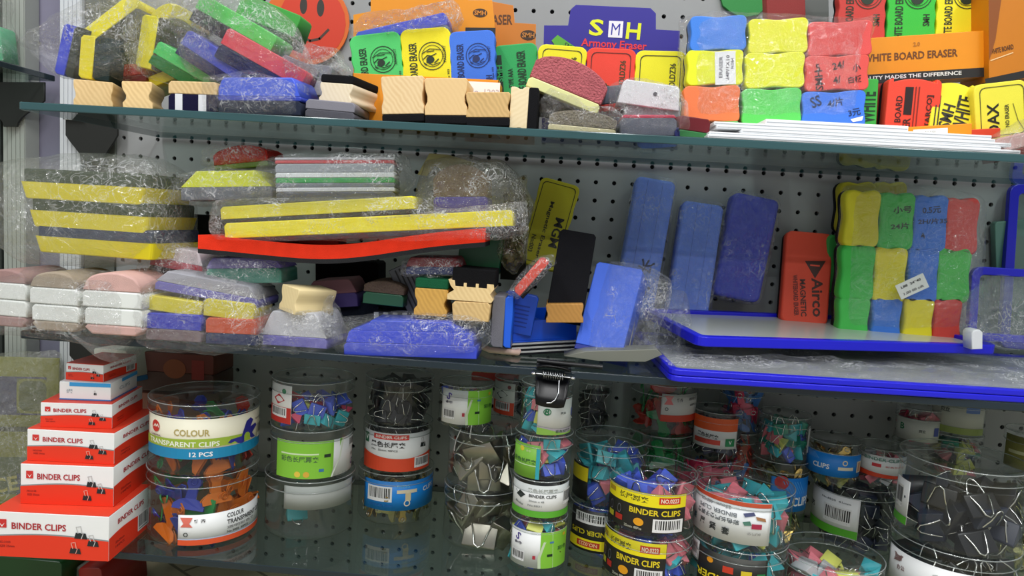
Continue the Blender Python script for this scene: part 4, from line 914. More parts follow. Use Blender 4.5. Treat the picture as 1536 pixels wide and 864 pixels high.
# upper bags
layered('felt_eraser', 'small red eraser with green rim lying on top of the whole pile', (362, 252), (358, 218), 84, -.22, .05, [(.22, 'plastic', '#7a9a48', 'green_rim'), (.78, 'plush', '#d8443c', 'red_foam')], turn=0)
pillow('clear bag around the small red eraser on top of the pile', [(310, 250), (316, 224), (356, 212), (404, 220), (414, 240), (372, 256), (330, 258)], -.205, .065, 'crisp', seed=26, amp=.004)
layered('felt_eraser', 'greenish yellow eraser bowed over grey felt in a bag', (340, 300), (338, 256), 142, -.25, .05, [(.45, 'felt', '#6c7078', 'felt_pad'), (.55, 'foam', '#d8e028', 'yellow_foam', 1, .7)])
pillow('yellowed clear bag around the bowed greenish yellow eraser', [(256, 296), (278, 262), (330, 248), (412, 256), (424, 290), (392, 306), (320, 310), (266, 306)], -.235, .07, 'clear', seed=27, amp=.004)
layered('board_bundle', 'bag of stacked thin boards, grey, green, white and red edged', (504, 302), (502, 236), 176, -.255, .07, [(.22, 'plastic', '#4a4e58', 'grey_board'), (.10, 'plastic', '#c8ccd0', 'white_board'), (.10, 'plastic', '#6c747c', 'grey_board'), (.12, 'plastic', '#2f9c50', 'green_board'), (.12, 'plastic', '#dce2e4', 'white_board'), (.2, 'plastic', '#9aa2aa', 'grey_board'), (.08, 'plastic', '#c84850', 'red_board'), (.06, 'plastic', '#b8b8c0', 'white_board')], cat='boards', turn=8)
pillow('glittering crumpled bag around the bundle of thin boards', [(386, 292), (396, 246), (440, 232), (540, 230), (612, 232), (624, 272), (600, 302), (500, 312), (400, 308)], -.225, .10, 'crisp', seed=28, amp=.004)
layered('felt_eraser', 'long yellow bar eraser, the shorter upper one of two', (476, 328), (474, 302), 298, -.262, .05, [(.25, 'felt', '#3c3c30', 'felt_pad'), (.75, 'foam', '#e4da28', 'yellow_foam')])
layered('felt_eraser', 'longest yellow bar eraser on thin dark felt, above the red strip', (551, 357), (549, 325), 440, -.268, .055, [(.26, 'felt', '#403c40', 'felt_pad'), (.74, 'foam', '#f2e418', 'yellow_foam')])
pillow('clear bag wrapped along the two long yellow bar erasers', [(312, 346), (320, 300), (420, 296), (560, 294), (640, 296), (660, 312), (770, 316), (790, 300), (794, 346), (770, 360), (560, 362), (420, 362), (326, 360)], -.25, .085, 'crisp', seed=29, amp=.0025, cx=(560, 330))
# wavy red strip
def wavy():
    pts = [(297, 362), (340, 366), (400, 372), (460, 377), (510, 377), (560, 372), (600, 366), (660, 358), (728, 352)]
    W = [P(x, y, -.272) for x, y in pts]; c = W[4].copy(); o = thing('felt_strip', 'long red felt strip sagging in a wave over black backing', 'eraser strip', Matrix.Translation(c)); h = 22*S(c)
    def curve(a, b): return [(p.x-c.x, p.z-c.z+b) for p in W]
    def sm(L):
        r_ = [];
        for i in range(len(L)-1):
            p0 = V(L[max(i-1, 0)]); p1 = V(L[i]); p2 = V(L[i+1]); p3 = V(L[min(i+2, len(L)-1)])
            for k in range(4):
                t = k/4; r_.append(tuple(.5*((2*p1)+(-p0+p2)*t+(2*p0-5*p1+4*p2-p3)*t*t+(-p0+3*p1-3*p2+p3)*t**3)))
        return r_+[L[-1]]
    top = sm(curve(0, h*.45)); mid = sm(curve(0, -h*.5)); bot = sm(curve(0, -h*.82))
    def ribbon(u, l, y0, y1): 
        mb = MB(); n = len(u); vs = []
        for (a, b) in zip(u, l): vs += [(a[0], y0, a[1]), (b[0], y0, b[1]), (a[0], y1, a[1]), (b[0], y1, b[1])]
        fs = []
        for i in range(n-1):
            q = 4*i; fs += [(q, q+1, q+5, q+4), (q+2, q+6, q+7, q+3), (q, q+4, q+6, q+2), (q+1, q+3, q+7, q+5)]
        fs += [(0, 2, 3, 1), (4*n-4, 4*n-3, 4*n-1, 4*n-2)]; mb.add(vs, fs, 0, False); return mb
    ribbon(top, mid, 0, .055).build('red_felt', felt('#f03a20'), o); ribbon(mid, bot, 0, .055).build('black_backing', felt('#2c2c2e'), o)
wavy()
layered('felt_eraser', 'small red eraser end peeping over the red wavy strip', (478, 372), (478, 356), 62, -.24, .03, [(1, 'foam', '#d8301c', 'body')])
# plush purple at the back in a bag
layered('plush_eraser', 'purple-based eraser with brown bristly plush, bagged, above the long yellow bar', (691, 319), (690, 246), 82, -.235, .05, [(.33, 'plastic', '#4834b0', 'purple_base'), (.67, 'plush', '#8c7460', 'bristle_plush')])
pillow('dusty olive bag over the purple and brown eraser', [(622, 318), (630, 280), (640, 240), (700, 230), (760, 244), (792, 282), (790, 340), (740, 352), (690, 326)], -.215, .085, 'dusty', seed=30, amp=.006)
sheet('paper_scrap', 'folded olive paper scrap on top of the bristly plush', [(626, 262), (644, 230), (672, 232), (712, 244), (708, 256), (680, 250), (672, 262), (652, 248), (640, 264)], -.215, .003, paper('#9a9458'), 'scrap')
layered('foam_block', 'dark green block behind the end of the red strip', (716, 408), (724, 352), 64, -.20, .05, [(1, 'plastic', '#14653a', 'body')], cat='eraser')
pillow('dark crinkled bag with gold glints beside the yellow lettered eraser', [(752, 406), (748, 330), (764, 268), (790, 264), (800, 310), (790, 380), (776, 412)], -.19, .05, 'yellowed', seed=31, amp=.01)
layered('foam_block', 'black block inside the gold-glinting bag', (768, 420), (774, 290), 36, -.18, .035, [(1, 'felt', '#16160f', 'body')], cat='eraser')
# middle jumble
woodblock('plain wooden eraser slanting out from under the red strip', (430, 468), (436, 430), 42, -.275, .05, 0, col='#ecd8a4', dark='#dcc48a', deep=.1, turn=-34)
layered('foam_block', 'dark recess block behind the slanting wooden eraser', (520, 440), (520, 392), 96, -.15, .04, [(1, 'felt', '#141012', 'body')], cat='eraser')  # dark slab put in to paint the shade of the recess
layered('felt_eraser', 'shadowed purple and pink bagged eraser behind the clear bag tuft', (500, 462), (496, 420), 76, -.21, .05, [(.5, 'foam', '#4a3a78', 'lower_layer'), (.5, 'foam', '#8a5c60', 'upper_layer', 1, .8)])
layered('felt_eraser', 'long dark navy eraser lying behind the front blue bagged one', (560, 478), (556, 452), 160, -.20, .04, [(1, 'felt', '#1c2130', 'body')])
layered('plush_eraser', 'bagged brown plush eraser on a dark green base in the jumble', (574, 458), (577, 422), 62, -.235, .05, [(.5, 'plastic', '#225a40', 'green_base'), (.5, 'plush', '#6c5c50', 'plush_top')])
M_, W_, H_ = AX((598, 440), (620, 396), 74, -.215); o = thing('ribbed_eraser', 'grey slab ribbed with black lines, tilted in the jumble', 'eraser', M_ @ Matrix.Rotation(math.radians(38), 4, 'Y'))
mb = MB(); mb.box(-W_/2, W_/2, 0, .03, 0, H_, .001); mb.build('body', plastic('#5c6068'), o); printing(o, flat_face(W_), W_, H_, [('r', .5, .2+.13*k, .9, .05, '#1c1c20') for k in range(6)])
layered('felt_eraser', 'small bagged red over blue eraser under the end of the red strip', (650, 412), (650, 386), 84, -.245, .05, [(.45, 'foam', '#2c3c7c', 'blue_layer'), (.55, 'foam', '#9c343c', 'red_layer', 1, .9)])
pillow('clear bag on the small red over blue eraser', [(600, 410), (606, 386), (650, 380), (694, 388), (694, 412), (650, 418)], -.23, .06, 'crisp', seed=32, amp=.004)
woodblock('honey wooden eraser with green felt top in the jumble', (645, 474), (648, 418), 50, -.262, .05, .27, padc='#1c5c3c', col='#d8a850', dark='#a87428', top=True, deep=.09)
layered('foam_block', 'shaded ochre block beside the honey wooden eraser', (596, 478), (596, 456), 60, -.20, .04, [(1, 'wood', '#94733c', 'body')], cat='eraser')
# toothed wooden eraser pair
M_, W_, H_ = AX((705, 452), (708, 410), 70, -.266); o = thing('chalkboard_eraser', 'wooden eraser with toothed top biting into black felt', 'eraser', M_)
t_ = [(-.5, .0), (.46, .0), (.5, .12), (.42, .3), (.5, .5), (.48, .66), (.34, .66), (.34, .5), (.16, .5), (.16, .64), (.10, .64), (.10, .5), (-.10, .5), (-.10, .64), (-.16, .64), (-.16, .5), (-.34, .5), (-.36, .7), (-.5, .72), (-.44, .5), (-.36, .36), (-.5, .2)]
MB().prism([(x*W_, z*H_) for x, z in t_], 0, .05, .0004).build('wood_block', wood('#ecd098', '#c8a060'), o)
MB().box(-W_*.42, W_*.5, .001, .049, H_*.5, H_*1.15, .001).build('felt_pad', felt('#141416'), o)
layered('chalkboard_eraser', 'flat wooden block lying under the toothed wooden eraser', (706, 482), (707, 453), 58, -.266, .05, [(1, 'wood', '#dcbc80', 'wood_block', .94, 1)], z=None)
# front bags
layered('whiteboard_eraser', 'white bagged eraser with a violet base at the shelf edge', (440, 522), (440, 468), 108, -.27, .055, [(.3, 'plastic', '#7470c0', 'violet_base'), (.7, 'plastic', '#ccced6', 'white_body', 1, .7)], z=ZM+.002, turn=-8)
pillow('shiny clear bag with crumpled tufts around the white and violet eraser', [(386, 522), (384, 480), (402, 462), (440, 452), (480, 462), (500, 470), (512, 500), (510, 524), (460, 530), (410, 528)], -.25, .07, 'crisp', seed=33, amp=.007)
pillow('twisted clear tuft of film standing up beside the long blue eraser', [(486, 494), (480, 480), (486, 462), (497, 440), (506, 466), (514, 486), (512, 510), (496, 508)], -.262, .025, 'crisp', seed=34, amp=.006)
layered('whiteboard_eraser', 'long bagged blue eraser with arched back and dark holes at the shelf edge', (615, 529), (615, 482), 202, -.275, .05, [(.36, 'plastic', '#3a4ccc', 'base'), (.36, 'plastic', '#2f48dc', 'body', .97, .93), (.28, 'plastic', '#3450d8', 'arched_back', .9, .62)], z=ZM+.001)
pillow('long clear bag around the blue arched eraser with twisted ends', [(488, 500), (502, 476), (560, 470), (640, 466), (710, 470), (738, 480), (736, 510), (720, 526), (640, 530), (560, 528), (505, 524)], -.252, .07, 'crisp', seed=35, amp=.003)
o = thing('felt_eraser', 'striped felt block end behind the long blue eraser', 'eraser', AX((600, 486), (600, 468), 80, -.22)[0]); M_, W_, H_ = AX((600, 486), (600, 468), 80, -.22)
MB().box(-W_/2, W_/2, 0, .03, 0, H_, .001).build('body', felt('#4a4c58'), o); printing(o, flat_face(W_), W_, H_, [('r', .05+.18*k, .6, .09, .7, '#d0d4d8') for k in range(6)])
# blue tray with striped pad
layered('whiteboard_eraser', 'grey and blue eraser standing on end beside the blue open tray', (768, 484), (737, 482), 78, -.255, .05, [(.38, 'plastic', '#1c60e0', 'blue_side'), (.62, 'felt', '#74747c', 'grey_pad')])
def opentray():
    M, W, H = AX((817, 526), (817, 470), 104, -.20, None, 22, ZM+.001); o = thing('open_eraser', 'open blue plastic eraser tray on layers of black and white felt', 'eraser', M); D = .055
    for k in range(6):
        z0 = k*H*.05; MB().box(-W/2, W/2, 0, D, z0, z0+H*.048, .0004).build('felt_layer', felt('#d8d8d8' if k % 2 else '#202026'), o)
    b = plastic('#1258e8', .3); z0 = H*.31; t = .003; mb = MB()
    mb.box(-W/2, W/2, 0, D, z0, z0+.002, .0005); mb.build('tray_floor', b, o)
    for nm, a in (('front_wall', (-W/2, W/2, 0, t, z0+.002, H*.85)), ('back_wall', (-W/2, W/2, D-t, D, z0+.002, H)), ('end_wall', (-W/2, -W/2+t, t, D-t, z0+.002, H*.95)), ('end_wall', (W/2-t, W/2, t, D-t, z0+.002, H*.95)), ('grip_rib', (-.003, .003, t, D-t, z0+.002, H*.8))):
        MB().box(*a, .0006).build(nm, b, o)
opentray()
o = layered('blue_panel', 'blue ribbed upright panel behind the open tray', (772, 500), (784, 440), 50, -.215, .012, [(1, 'plastic', '#1a52cc', 'body')], items=[('r', .5, .1*k+.2, .6, .03, '#123a98') for k in range(6)], cat='eraser')
layered('felt_eraser', 'small orange-red bagged eraser lying aslant on black felt', (806, 424), (796, 406), 66, -.262, .035, [(.3, 'felt', '#221c1c', 'felt_pad'), (.7, 'foam', '#d8402c', 'body')], Yt=-.262).rotation_euler.rotate_axis('Y', math.radians(-20))
pillow('clear bag tight round the small aslant orange-red eraser', [(760, 440), (776, 414), (806, 386), (830, 380), (836, 394), (806, 426), (776, 450)], -.245, .05, 'clear', seed=36, amp=.002)
layered('chalkboard_eraser', 'tall black felt eraser leaning back on a wooden block', (846, 476), (868, 347), 56, -.225, .03, [(1, 'felt', '#17171b', 'felt_face')], Yt=-.19)
woodblock('wooden block under the tall black felt eraser', (847, 484), (847, 456), 56, -.232, .05, 0, col='#c08c44', dark='#98682c', deep=.04)
slab('yellow magnetic eraser with black lettering tilted against the pegboard', (806, 400), (842, 272), 62, -.075, .02, '#c8c020', 'scallop', [('frame', .08, .04, .92, .96, '#40400c', .008, .1), ('t', 'Magnetic Eraser', .42, .42, .08*.7, '#30300c', -90, .66, True), ('t', 'MGM', .72, .42, .10, '#181808', -90, .34, True), ('t', 'No:003', .22, .24, .05, '#40400c', -90, .2, True)], bk='felt', Yt=-.05)
# blue bagged block in front
layered('sponge_eraser', 'sky blue block standing in a crinkled bag at the shelf front', (896, 530), (930, 398), 74, -.235, .045, [(.06, 'foam', '#20308c', 'navy_foot'), (.94, 'foam', '#3c68e0', 'body')], Yt=-.20, turn=-18)
pillow('crinkled clear bag around the sky blue block, spreading at its side', [(876, 530), (896, 450), (914, 392), (950, 394), (984, 402), (1008, 420), (1004, 450), (982, 500), (990, 536), (930, 540)], -.215, .075, 'crisp', seed=37, amp=.005)
layered('felt_pad_sheet', 'pale felt edge strip inside the crinkled bag beside the sky blue block', (938, 530), (962, 410), 10, -.215, .04, [(1, 'felt', '#b8b49c', 'body')], cat='eraser', Yt=-.19)
sheet('grey_packet', 'flat grey packet lying under the sky blue block', [(846, 534), (880, 527), (985, 524), (994, 532), (968, 543), (900, 542)], -.255, .03, paper('#74766c'), 'packet')
# tall blue erasers by the pegboard
def bar_(label, bc, tc, w, col, its=(), Y=-.06, D=.03, wrap='clear', seed=0, tag_='plastic_wrap'):
    slab(label, bc, tc, w, Y, D, col, 'round', its, back=None, name='sponge_eraser', Yt=-.035, bev=.004)
    shrink('tight clear wrap around the '+label, bc, tc, w+4, Y, D, wrap, seed=seed, Yt=-.035, grow=1.07)
bar_('tall pale blue eraser scrawled with black marker', (948, 478), (985, 268), 60, '#6488e8', [('r', .30, .5, .008, .96, '#3850a8'), ('r', .68, .5, .006, .96, '#3850a8'), ('t', '长', .62, .38, .10, '#182048', 70), ('t', '5.', .60, .22, .10, '#182048', 60)], seed=1)
bar_('tall pale blue eraser without writing, middle of three', (1028, 492), (1056, 304), 62, '#6488ea', [('r', .36, .5, .008, .96, '#3c58b8'), ('r', .70, .5, .006, .96, '#3c58b8')], seed=2)
bar_('tall dark navy blue eraser on the pegboard', (1104, 448), (1136, 294), 70, '#2a3ab8', [], Y=-.05, seed=3)
slab('bagged orange-red eraser with a dark triangle logo, reading Airco', (1206, 486), (1216, 348), 70, -.06, .022, '#e04a30', 'round', [('p', [(.42, .68), (.86, .70), (.66, .50)], '#401c14'), ('r', .64, .64, .2, .016, '#e04a30'), ('t', 'Airco', .74, .30, .13*.9, '#401c14', -84, .42, True), ('t', 'MAGNETIC', .44, .28, .06, '#401c14', -84, .4, True), ('t', 'WHITEBOARD ERASER', .28, .30, .05, '#601c14', -84, .44, True)], back='#2a1a18', Yt=-.04, bev=.003)
# wrapped grid of vertical notched erasers
vr = [(284, 372), (366, 453), (444, 520)]
vc = ['#e6dc28', '#48c454', '#3a78dc', '#d84844'], ['#40c44c', '#eee01c', '#3a78dc', '#48c04c'], ['#48c454', '#3a78d8', '#ecdc24', '#d84438']
vn = ['yellow', 'green', 'blue', 'red'], ['green', 'yellow', 'blue', 'green'], ['green', 'blue', 'yellow', 'red']
px_ = [[(1266, 1322), (1318, 1374), (1368, 1424), (1416, 1470)], [(1260, 1314), (1310, 1362), (1360, 1410), (1404, 1458)], [(1256, 1306), (1306, 1354), (1354, 1402), (1400, 1444)]]
for r_ in range(3):
    for c_ in range(4):
        x0, x1 = px_[r_][c_]; y0, y1 = vr[r_]; dy = c_*4 if r_ == 0 and c_ else (3 if r_ == 1 and c_ > 0 else 0); it = []
        if (r_, c_) == (0, 1): it = [('t', '小号', .62, .70, .12, '#14381c', 5, .5), ('t', '24片', .58, .42, .11, '#14381c', 5, .5)]
        if (r_, c_) == (0, 2): it = [('t', '0.5元', .5, .74, .12, '#142c5c', 5, .5), ('t', '2H/片35', .55, .55, .10, '#142c5c', 3, .8), ('t', '4', .3, .30, .1, '#142c5c', 20)]
        slab(f'{vn[r_][c_]} notched eraser, {["top", "second", "lowest visible"][r_]} row of the wrapped upright grid, {["at its edge by the orange-red eraser", "next to the edge column", "in its third column", "at its edge by the blue frames"][c_]}',
             ((x0+x1)/2-3, y1+dy), ((x0+x1)/2+3, y0+dy), x1-x0-3, -.09, .03, vc[r_][c_], lambda W, H: bone(W, H, .10, .09, .24), it, name='notched_eraser', group='notched erasers in the lower wrapped grid', bev=.003) if False else None
        SHP['vbone'] = lambda W, H: bone(W, H, .10, .09, .24)
        slab(f'{vn[r_][c_]} notched eraser, {["top", "second", "lowest visible"][r_]} row of the upright wrapped grid, {["nearest the orange-red eraser", "second column", "third column", "nearest the blue frames"][c_]}',
             ((x0+x1)/2-3, y1+dy), ((x0+x1)/2+3, y0+dy), x1-x0-3, -.09, .03, vc[r_][c_], 'vbone', it, name='notched_eraser', group='notched erasers in the lower wrapped grid', bev=.003)
for k, (x0, x1, lab_) in enumerate(((1262, 1316, 'yellow notched eraser of the rear pack, showing above the front yellow one'), (1316, 1362, 'yellow notched eraser of the rear pack, showing above the front green one'))):
    slab(lab_, ((x0+x1)/2-4, 352), ((x0+x1)/2, 272), x1-x0, -.045, .03, '#c8bc20', 'vbone', name='notched_eraser', bev=.003)
slab('dark green notched eraser of the rear pack, showing at the edge of the front pack', (1256, 440), (1262, 352), 40, -.045, .03, '#2c8c38', 'vbone', name='notched_eraser', bev=.003)
pillow('clear shrink wrap around the upright grid of notched erasers', [(1250, 500), (1254, 380), (1262, 280), (1330, 270), (1420, 282), (1478, 296), (1476, 380), (1462, 500), (1360, 506)], -.072, .05, 'tight', name='shrink_wrap', cat='wrapping', seed=38, amp=.0015)
M_, W_, H_ = AX((1373, 440), (1366, 412), 44, -.108); o = thing('price_sticker', 'small white price sticker stuck across yellow and blue erasers', 'sticker', M_ @ Matrix.Rotation(math.radians(-10), 4, 'Y')); MB().box(-W_/2, W_/2, 0, .0004, 0, H_*.8, 0).build('paper', paper('#e0e2da'), o)
printing(o, flat_face(W_), W_, H_*.8, [('t', 'L88  24*40', .5, .72, .17, '#404040', 0, .7), ('t', '1.00 00 cdt', .5, .26, .17, '#707070', 0, .7)])

# --- blue framed boards
def frameboard(label, corners_z, zt, t, fw, blue='#1a1ad0', inner='#b8bcb8', clearpane=False, M=None, W=None, D=None):
    o = thing('framed_board', label, 'board', M); out = rrect(-W/2, W/2, 0, D, .012, 5); inn = rrect(-W/2+fw, W/2-fw, fw, D-fw, .006, 5); n = len(out)
    vs = []; 
    for z, g in ((0, 0), (t, 0)):
        vs += [(x, y, z) for x, y in out]; vs += [(x, y, z) for x, y in inn]
    fs = []
    for i in range(n):
        j = (i+1) % n; fs += [(i, n+i, n+j, j), (2*n+i, 2*n+j, 3*n+j, 3*n+i), (i, j, 2*n+j, 2*n+i), (n+i, 3*n+i, 3*n+j, n+j)]
    mb = MB(); mb.add(vs, fs, 0, False); fo = mb.build('frame', plastic(blue, .3), o)
    bm = fo.modifiers.new('soft', 'BEVEL'); bm.width = .0012; bm.segments = 2; bm.limit_method = 'ANGLE'
    mb = MB(); mb.prism([(x*1.0, y) for x, y in inn], t*.3, t*.6, 0, 0, 'xy')
    mb.build('panel', clear('pane2', (.82, .88, .86), .06, .9, .05, .05, (.3, .4, .37)) if clearpane else solid('boardface', inner, .18), o)
    return o
def lay(px1, px2, z, dpt, lift=0):
    a, b = PZ(*px1, z), PZ(*px2, z); x = (b-a).normalized(); y = V((-x.y, x.x, 0)); n = V((0, 0, 1)); return frame_of((a+b)/2, x, y, n), (b-a).length
zq = ZM+.0005
a, b = V((.150, -.300, zq)), V((.78, -.262, zq)); x = (b-a).normalized(); y = V((0, 0, 1)).cross(x)
for k in range(2):
    frameboard(['bottom blue-framed board of the pile, sticking out over the shelf edge', 'second blue-framed board of the pile, under the plastic film'][k], None, 0, .0062, .009, M=frame_of((a+b)/2, x, y, V((0, 0, 1))), W=(b-a).length, D=.245, inner='#a4a8a8'); a.z += .0066; b.z += .0066; b.x -= .002
zb = a.z
# film over the pile
mb = MB(); nx, ny = 50, 20; vs = []
for j in range(ny+1):
    for i in range(nx+1):
        u, v_ = i/nx, j/ny; q = a.lerp(b, u)+y*(.008+.22*v_); nz = abs(noise.fractal(V((u*7, v_*9, 3)), 1, 2, 4)); vs.append((q.x, q.y, zb+.001+.010*nz*min(1, 8*v_*(1-v_)+.1)))
fs = [(j*(nx+1)+i, j*(nx+1)+i+1, (j+1)*(nx+1)+i+1, (j+1)*(nx+1)+i) for j in range(ny) for i in range(nx)]
mb.add(vs, fs, 0, True); tag(mb.build('plastic_film', film_of('crisp')), 'creased clear film lying over the pile of blue-framed boards', 'plastic film')
a2, b2 = PZ(1046, 520, ZM+.028), PZ(1498, 532, ZM+.028); x2 = (b2-a2).normalized(); y2 = V((0, 0, 1)).cross(x2)
back = PZ(1030, 478, ZM+.03)
o = frameboard('smaller blue-framed white board lying on top of the pile', None, 0, .011, .010, M=frame_of((a2+b2)/2, x2, (y2+V((0, 0, .05))).normalized(), x2.cross((y2+V((0, 0, .05))).normalized())), W=(b2-a2).length, D=min(.17, (back-a2).dot(y2)), inner='#c4c8c4')
# upright frames at the end
def upright(label, x0, y0, w, h, Y, fw, blue='#1818c0', lean=0):
    bl = P(x0, y0+h, Y); s = S(bl); M = frame_of(bl+V((w*s/2, 0, 0)), V((1, 0, 0)), V((0, .1, 1)).normalized(), V((0, -1, .1)).normalized())
    return frameboard(label, None, 0, .009, fw, M=M, W=w*s, D=h*s, clearpane=True, blue=blue)
upright('upright blue-framed clear board at the shelf end, rear one', 1494, 276, 260, 245, -.03, .012)
upright('upright blue-framed clear board at the shelf end, front one', 1446, 399, 300, 110, -.085, .010)
layered('plastic_block', 'green-grey bagged packet behind the upright clear boards', (1530, 480), (1526, 330), 64, -.018, .012, [(.5, 'plastic', '#3f6a58', 'lower_layer'), (.5, 'plastic', '#5c8478', 'upper_layer')], cat='packet')
pillow('clear film draped over the lower upright frame', [(1440, 500), (1452, 440), (1500, 410), (1560, 420), (1570, 530), (1500, 525)], -.13, .04, 'clear', seed=39, amp=.006)
layered('plastic_clamp', 'small white plastic corner clamp on the smaller board', (1466, 524), (1466, 495), 16, -.175, .02, [(1, 'plastic', '#e4e6e8', 'body')], cat='clamp')
# clear tube stack at the near edge of boards
M_, W_, H_ = AX((1018, 530), (1018, 464), 20, -.19); o = thing('plastic_sleeve', 'clear ribbed plastic sleeve standing beside the framed boards', 'sleeve', M_); mb = MB()
mb.lathe([(W_*.5, 0), (W_*.5, H_*.3), (W_*.4, H_*.32), (W_*.5, H_*.36), (W_*.5, H_*.66), (W_*.4, H_*.68), (W_*.5, H_*.72), (W_*.48, H_), (0, H_)], 16); mb.build('sleeve_body', clear('jar', (.95, .965, .96), .012, .8, .05, .012), o)
pillow('grey clear bag corner between the sky blue block and the boards', [(960, 520), (972, 460), (1000, 430), (1030, 440), (1040, 480), (1020, 528), (985, 534)], -.15, .04, 'clear', seed=40, amp=.006)
# pale stick
mb = MB(); q = [PZ(722, 519, ZM+.004), PZ(735, 525, ZM+.004), PZ(757, 527, ZM+.004), PZ(776, 529, ZM+.004), PZ(781, 522, ZM+.004)]; c = q[2].copy(); mb.tube([p-c for p in q], .0035, 8); o = mb.build('chalk_holder', plastic('#e6c4b4', .3)); o.location = c; tag(o, 'curved pale pink plastic piece lying before the open blue tray', 'plastic piece')
# the big clip biting the shelf edge
def bigclip():
    p = P(830, 560, YF-.004); s = S(p); o = thing('spring_clip', 'big black spring clip clamped on the middle shelf edge', 'clip', Matrix.Translation((p.x, YF-.006, ZM-.0042)) @ Matrix.Rotation(math.radians(3), 4, 'Y'))
    w = 52*s; bm_ = solid('clipblack', '#08080a', .3, spec=.3)
    def jaw(zs, nm):
        mb = MB(); n = 10; vs = []
        prof = [(.030, .0055), (.012, .0050), (.0, .0075), (-.006, .010), (-.014, .020), (-.018, .030)] if zs < 0 else [(.040, .0050), (.016, .0050), (.0, .0068), (-.005, .009)]
        wf = [1., 1., 1., .95, .92, .8] if zs < 0 else [1, 1, 1, .9]
        for (yy, zz), f in zip(prof, wf):
            for k in range(n+1):
                u = k/n*2-1; vs.append((u*w/2*f, yy, zs*(zz)-(abs(u)**3)*.002*zs))
        fs = [(i*(n+1)+k, i*(n+1)+k+1, (i+1)*(n+1)+k+1, (i+1)*(n+1)+k) for i in range(len(prof)-1) for k in range(n)]
        mb.add(vs, fs, 0, True); q = mb.build(nm, bm_, o); m_ = q.modifiers.new('thick', 'SOLIDIFY'); m_.thickness = .0012; return q
    jaw(-1, 'lower_jaw'); jaw(1, 'upper_jaw')
    mb = MB(); mb.tube([(-w*.55, -.004, 0), (w*.55, -.004, 0)], .0008, 8); mb.tube([(-w*.3+w*.62*t/60, -.004+.0038*math.cos(t*PI/3.2), .0038*math.sin(t*PI/3.2)) for t in range(61)], .0007, 5)
    mb.tube([(w*.18, -.010, -.003), (w*.2, -.017, -.014), (w*.13, -.021, -.021), (w*.02, -.0225, -.024), (-w*.1, -.0225, -.0245)], .0008, 6); mb.build('steel_spring', steel('#a8aaac', .3), o)
    for sx in (-1, 1): MB().lathe([(0, -.0015), (.0025, -.001), (.003, 0), (.0025, .001), (0, .0015)], 12, c=(sx*w*.56, -.004, 0)).build('pivot_cap', steel('#e8e8e8', .2), o)
bigclip()
mb = MB(); mb.tube([PZ(806, 541, ZM+.004)-PZ(850, 546, ZM+.004), V((0, 0, 0)), PZ(904, 551, ZM+.004)-PZ(850, 546, ZM+.004)], .0025, 8); o = mb.build('black_rod', plastic('#18181a')); o.location = PZ(850, 546, ZM+.004); tag(o, 'thin black plastic rod lying on the glass behind the spring clip', 'rod')
# ================================================================== LOWEST SHELF
# --- stack of clip boxes
RED = '#e8381c'
def wave(u): return .52-.10*math.sin((u-.1)*2.6)*(1-u)+.03*u
def bc_face(big=1., w=1.):
    wv = lambda u: .50+.10*math.sin((u-.15)*4.4)*.45
    return [('band', -.0, lambda u: wv(u)-.03, RED), ('band', lambda u: wv(u)-.03, lambda u: wv(u), '#8a9494'), ('t', 'BINDER CLIPS', .41, .70, .15*big, '#b0222c', 0, .46, True),
            ('r', .10, .74, .075, .19, '#d0302c'), ('p', [(.075, .76), (.10, .70), (.125, .76), (.10, .665)], '#f4f4f4'), ('t', 'NO.3103', .12, .33, .05, '#98201c', 0, .10), ('t', 'SIZE 25mm', .14, .24, .05, '#98201c', 0, .13)] + \
        clip_icon(.765, .54, .22, asp=.5) + clip_icon(.87, .38, .20, asp=.5) + clip_icon(.72, .20, .20, wire='#e8a090', asp=.5)
def bc_side(bar=False):
    wv = lambda u: .50+.04*math.sin(u*5)
    r = [('band', 0, wv, RED), ('t', 'BINDER CLIPS', .5, .74, .12, '#b0222c', 0, .62, True), ('t', '50x25mm', .24, .3, .06, '#98201c', 0, .2), ('t', '144PCS', .24, .2, .06, '#98201c', 0, .2)]
    if bar: r.append(('bc', .80, .32, .28, .42))
    return r
z = ZL+.0004
z, _ = carton('largest red and white binder clips box at the foot of the stack', (-14, 833), (163, 842), (227, 787), 69, z, bc_face(), bc_side(True))
z, _ = carton('second largest red and white binder clips box, resting on the largest', (31, 755), (170, 760), (222, 703), 61, z, bc_face(), bc_side())
z, _ = carton('middle-sized red and white binder clips box with a wavy red lower half', (41, 690), (171, 697), (212, 655), 48, z, bc_face(), bc_side())
z, _ = carton('smaller red and white binder clips box directly under the blue and white one', (61, 640), (168, 643), (193, 612), 37, z, bc_face(), bc_side())
z, _ = carton('small white and blue clip box between red boxes', (89, 599), (166, 602), (193, 580), 27, z, [('band', .78, 1., '#3aa0e0', .2, 1), ('band', 0, .08, '#4a84c8'), ('t', '长尾夹', .2, .5, .24, '#a0b0b8', 0, .12)]+clip_icon(.7, .38, .2, asp=.3), [('band', .8, 1., '#3aa0e0', .4, 1), ('band', 0, .08, '#4a84c8'), ('t', 'CLIPS', .5, .5, .2, '#b0b8c0', 0, .4)], top='#dfe4e6')
z, _ = carton('smallest red clip box on top of the stack', (99, 569), (155, 573), (181, 553), 25, z, bc_face(), bc_side(True))
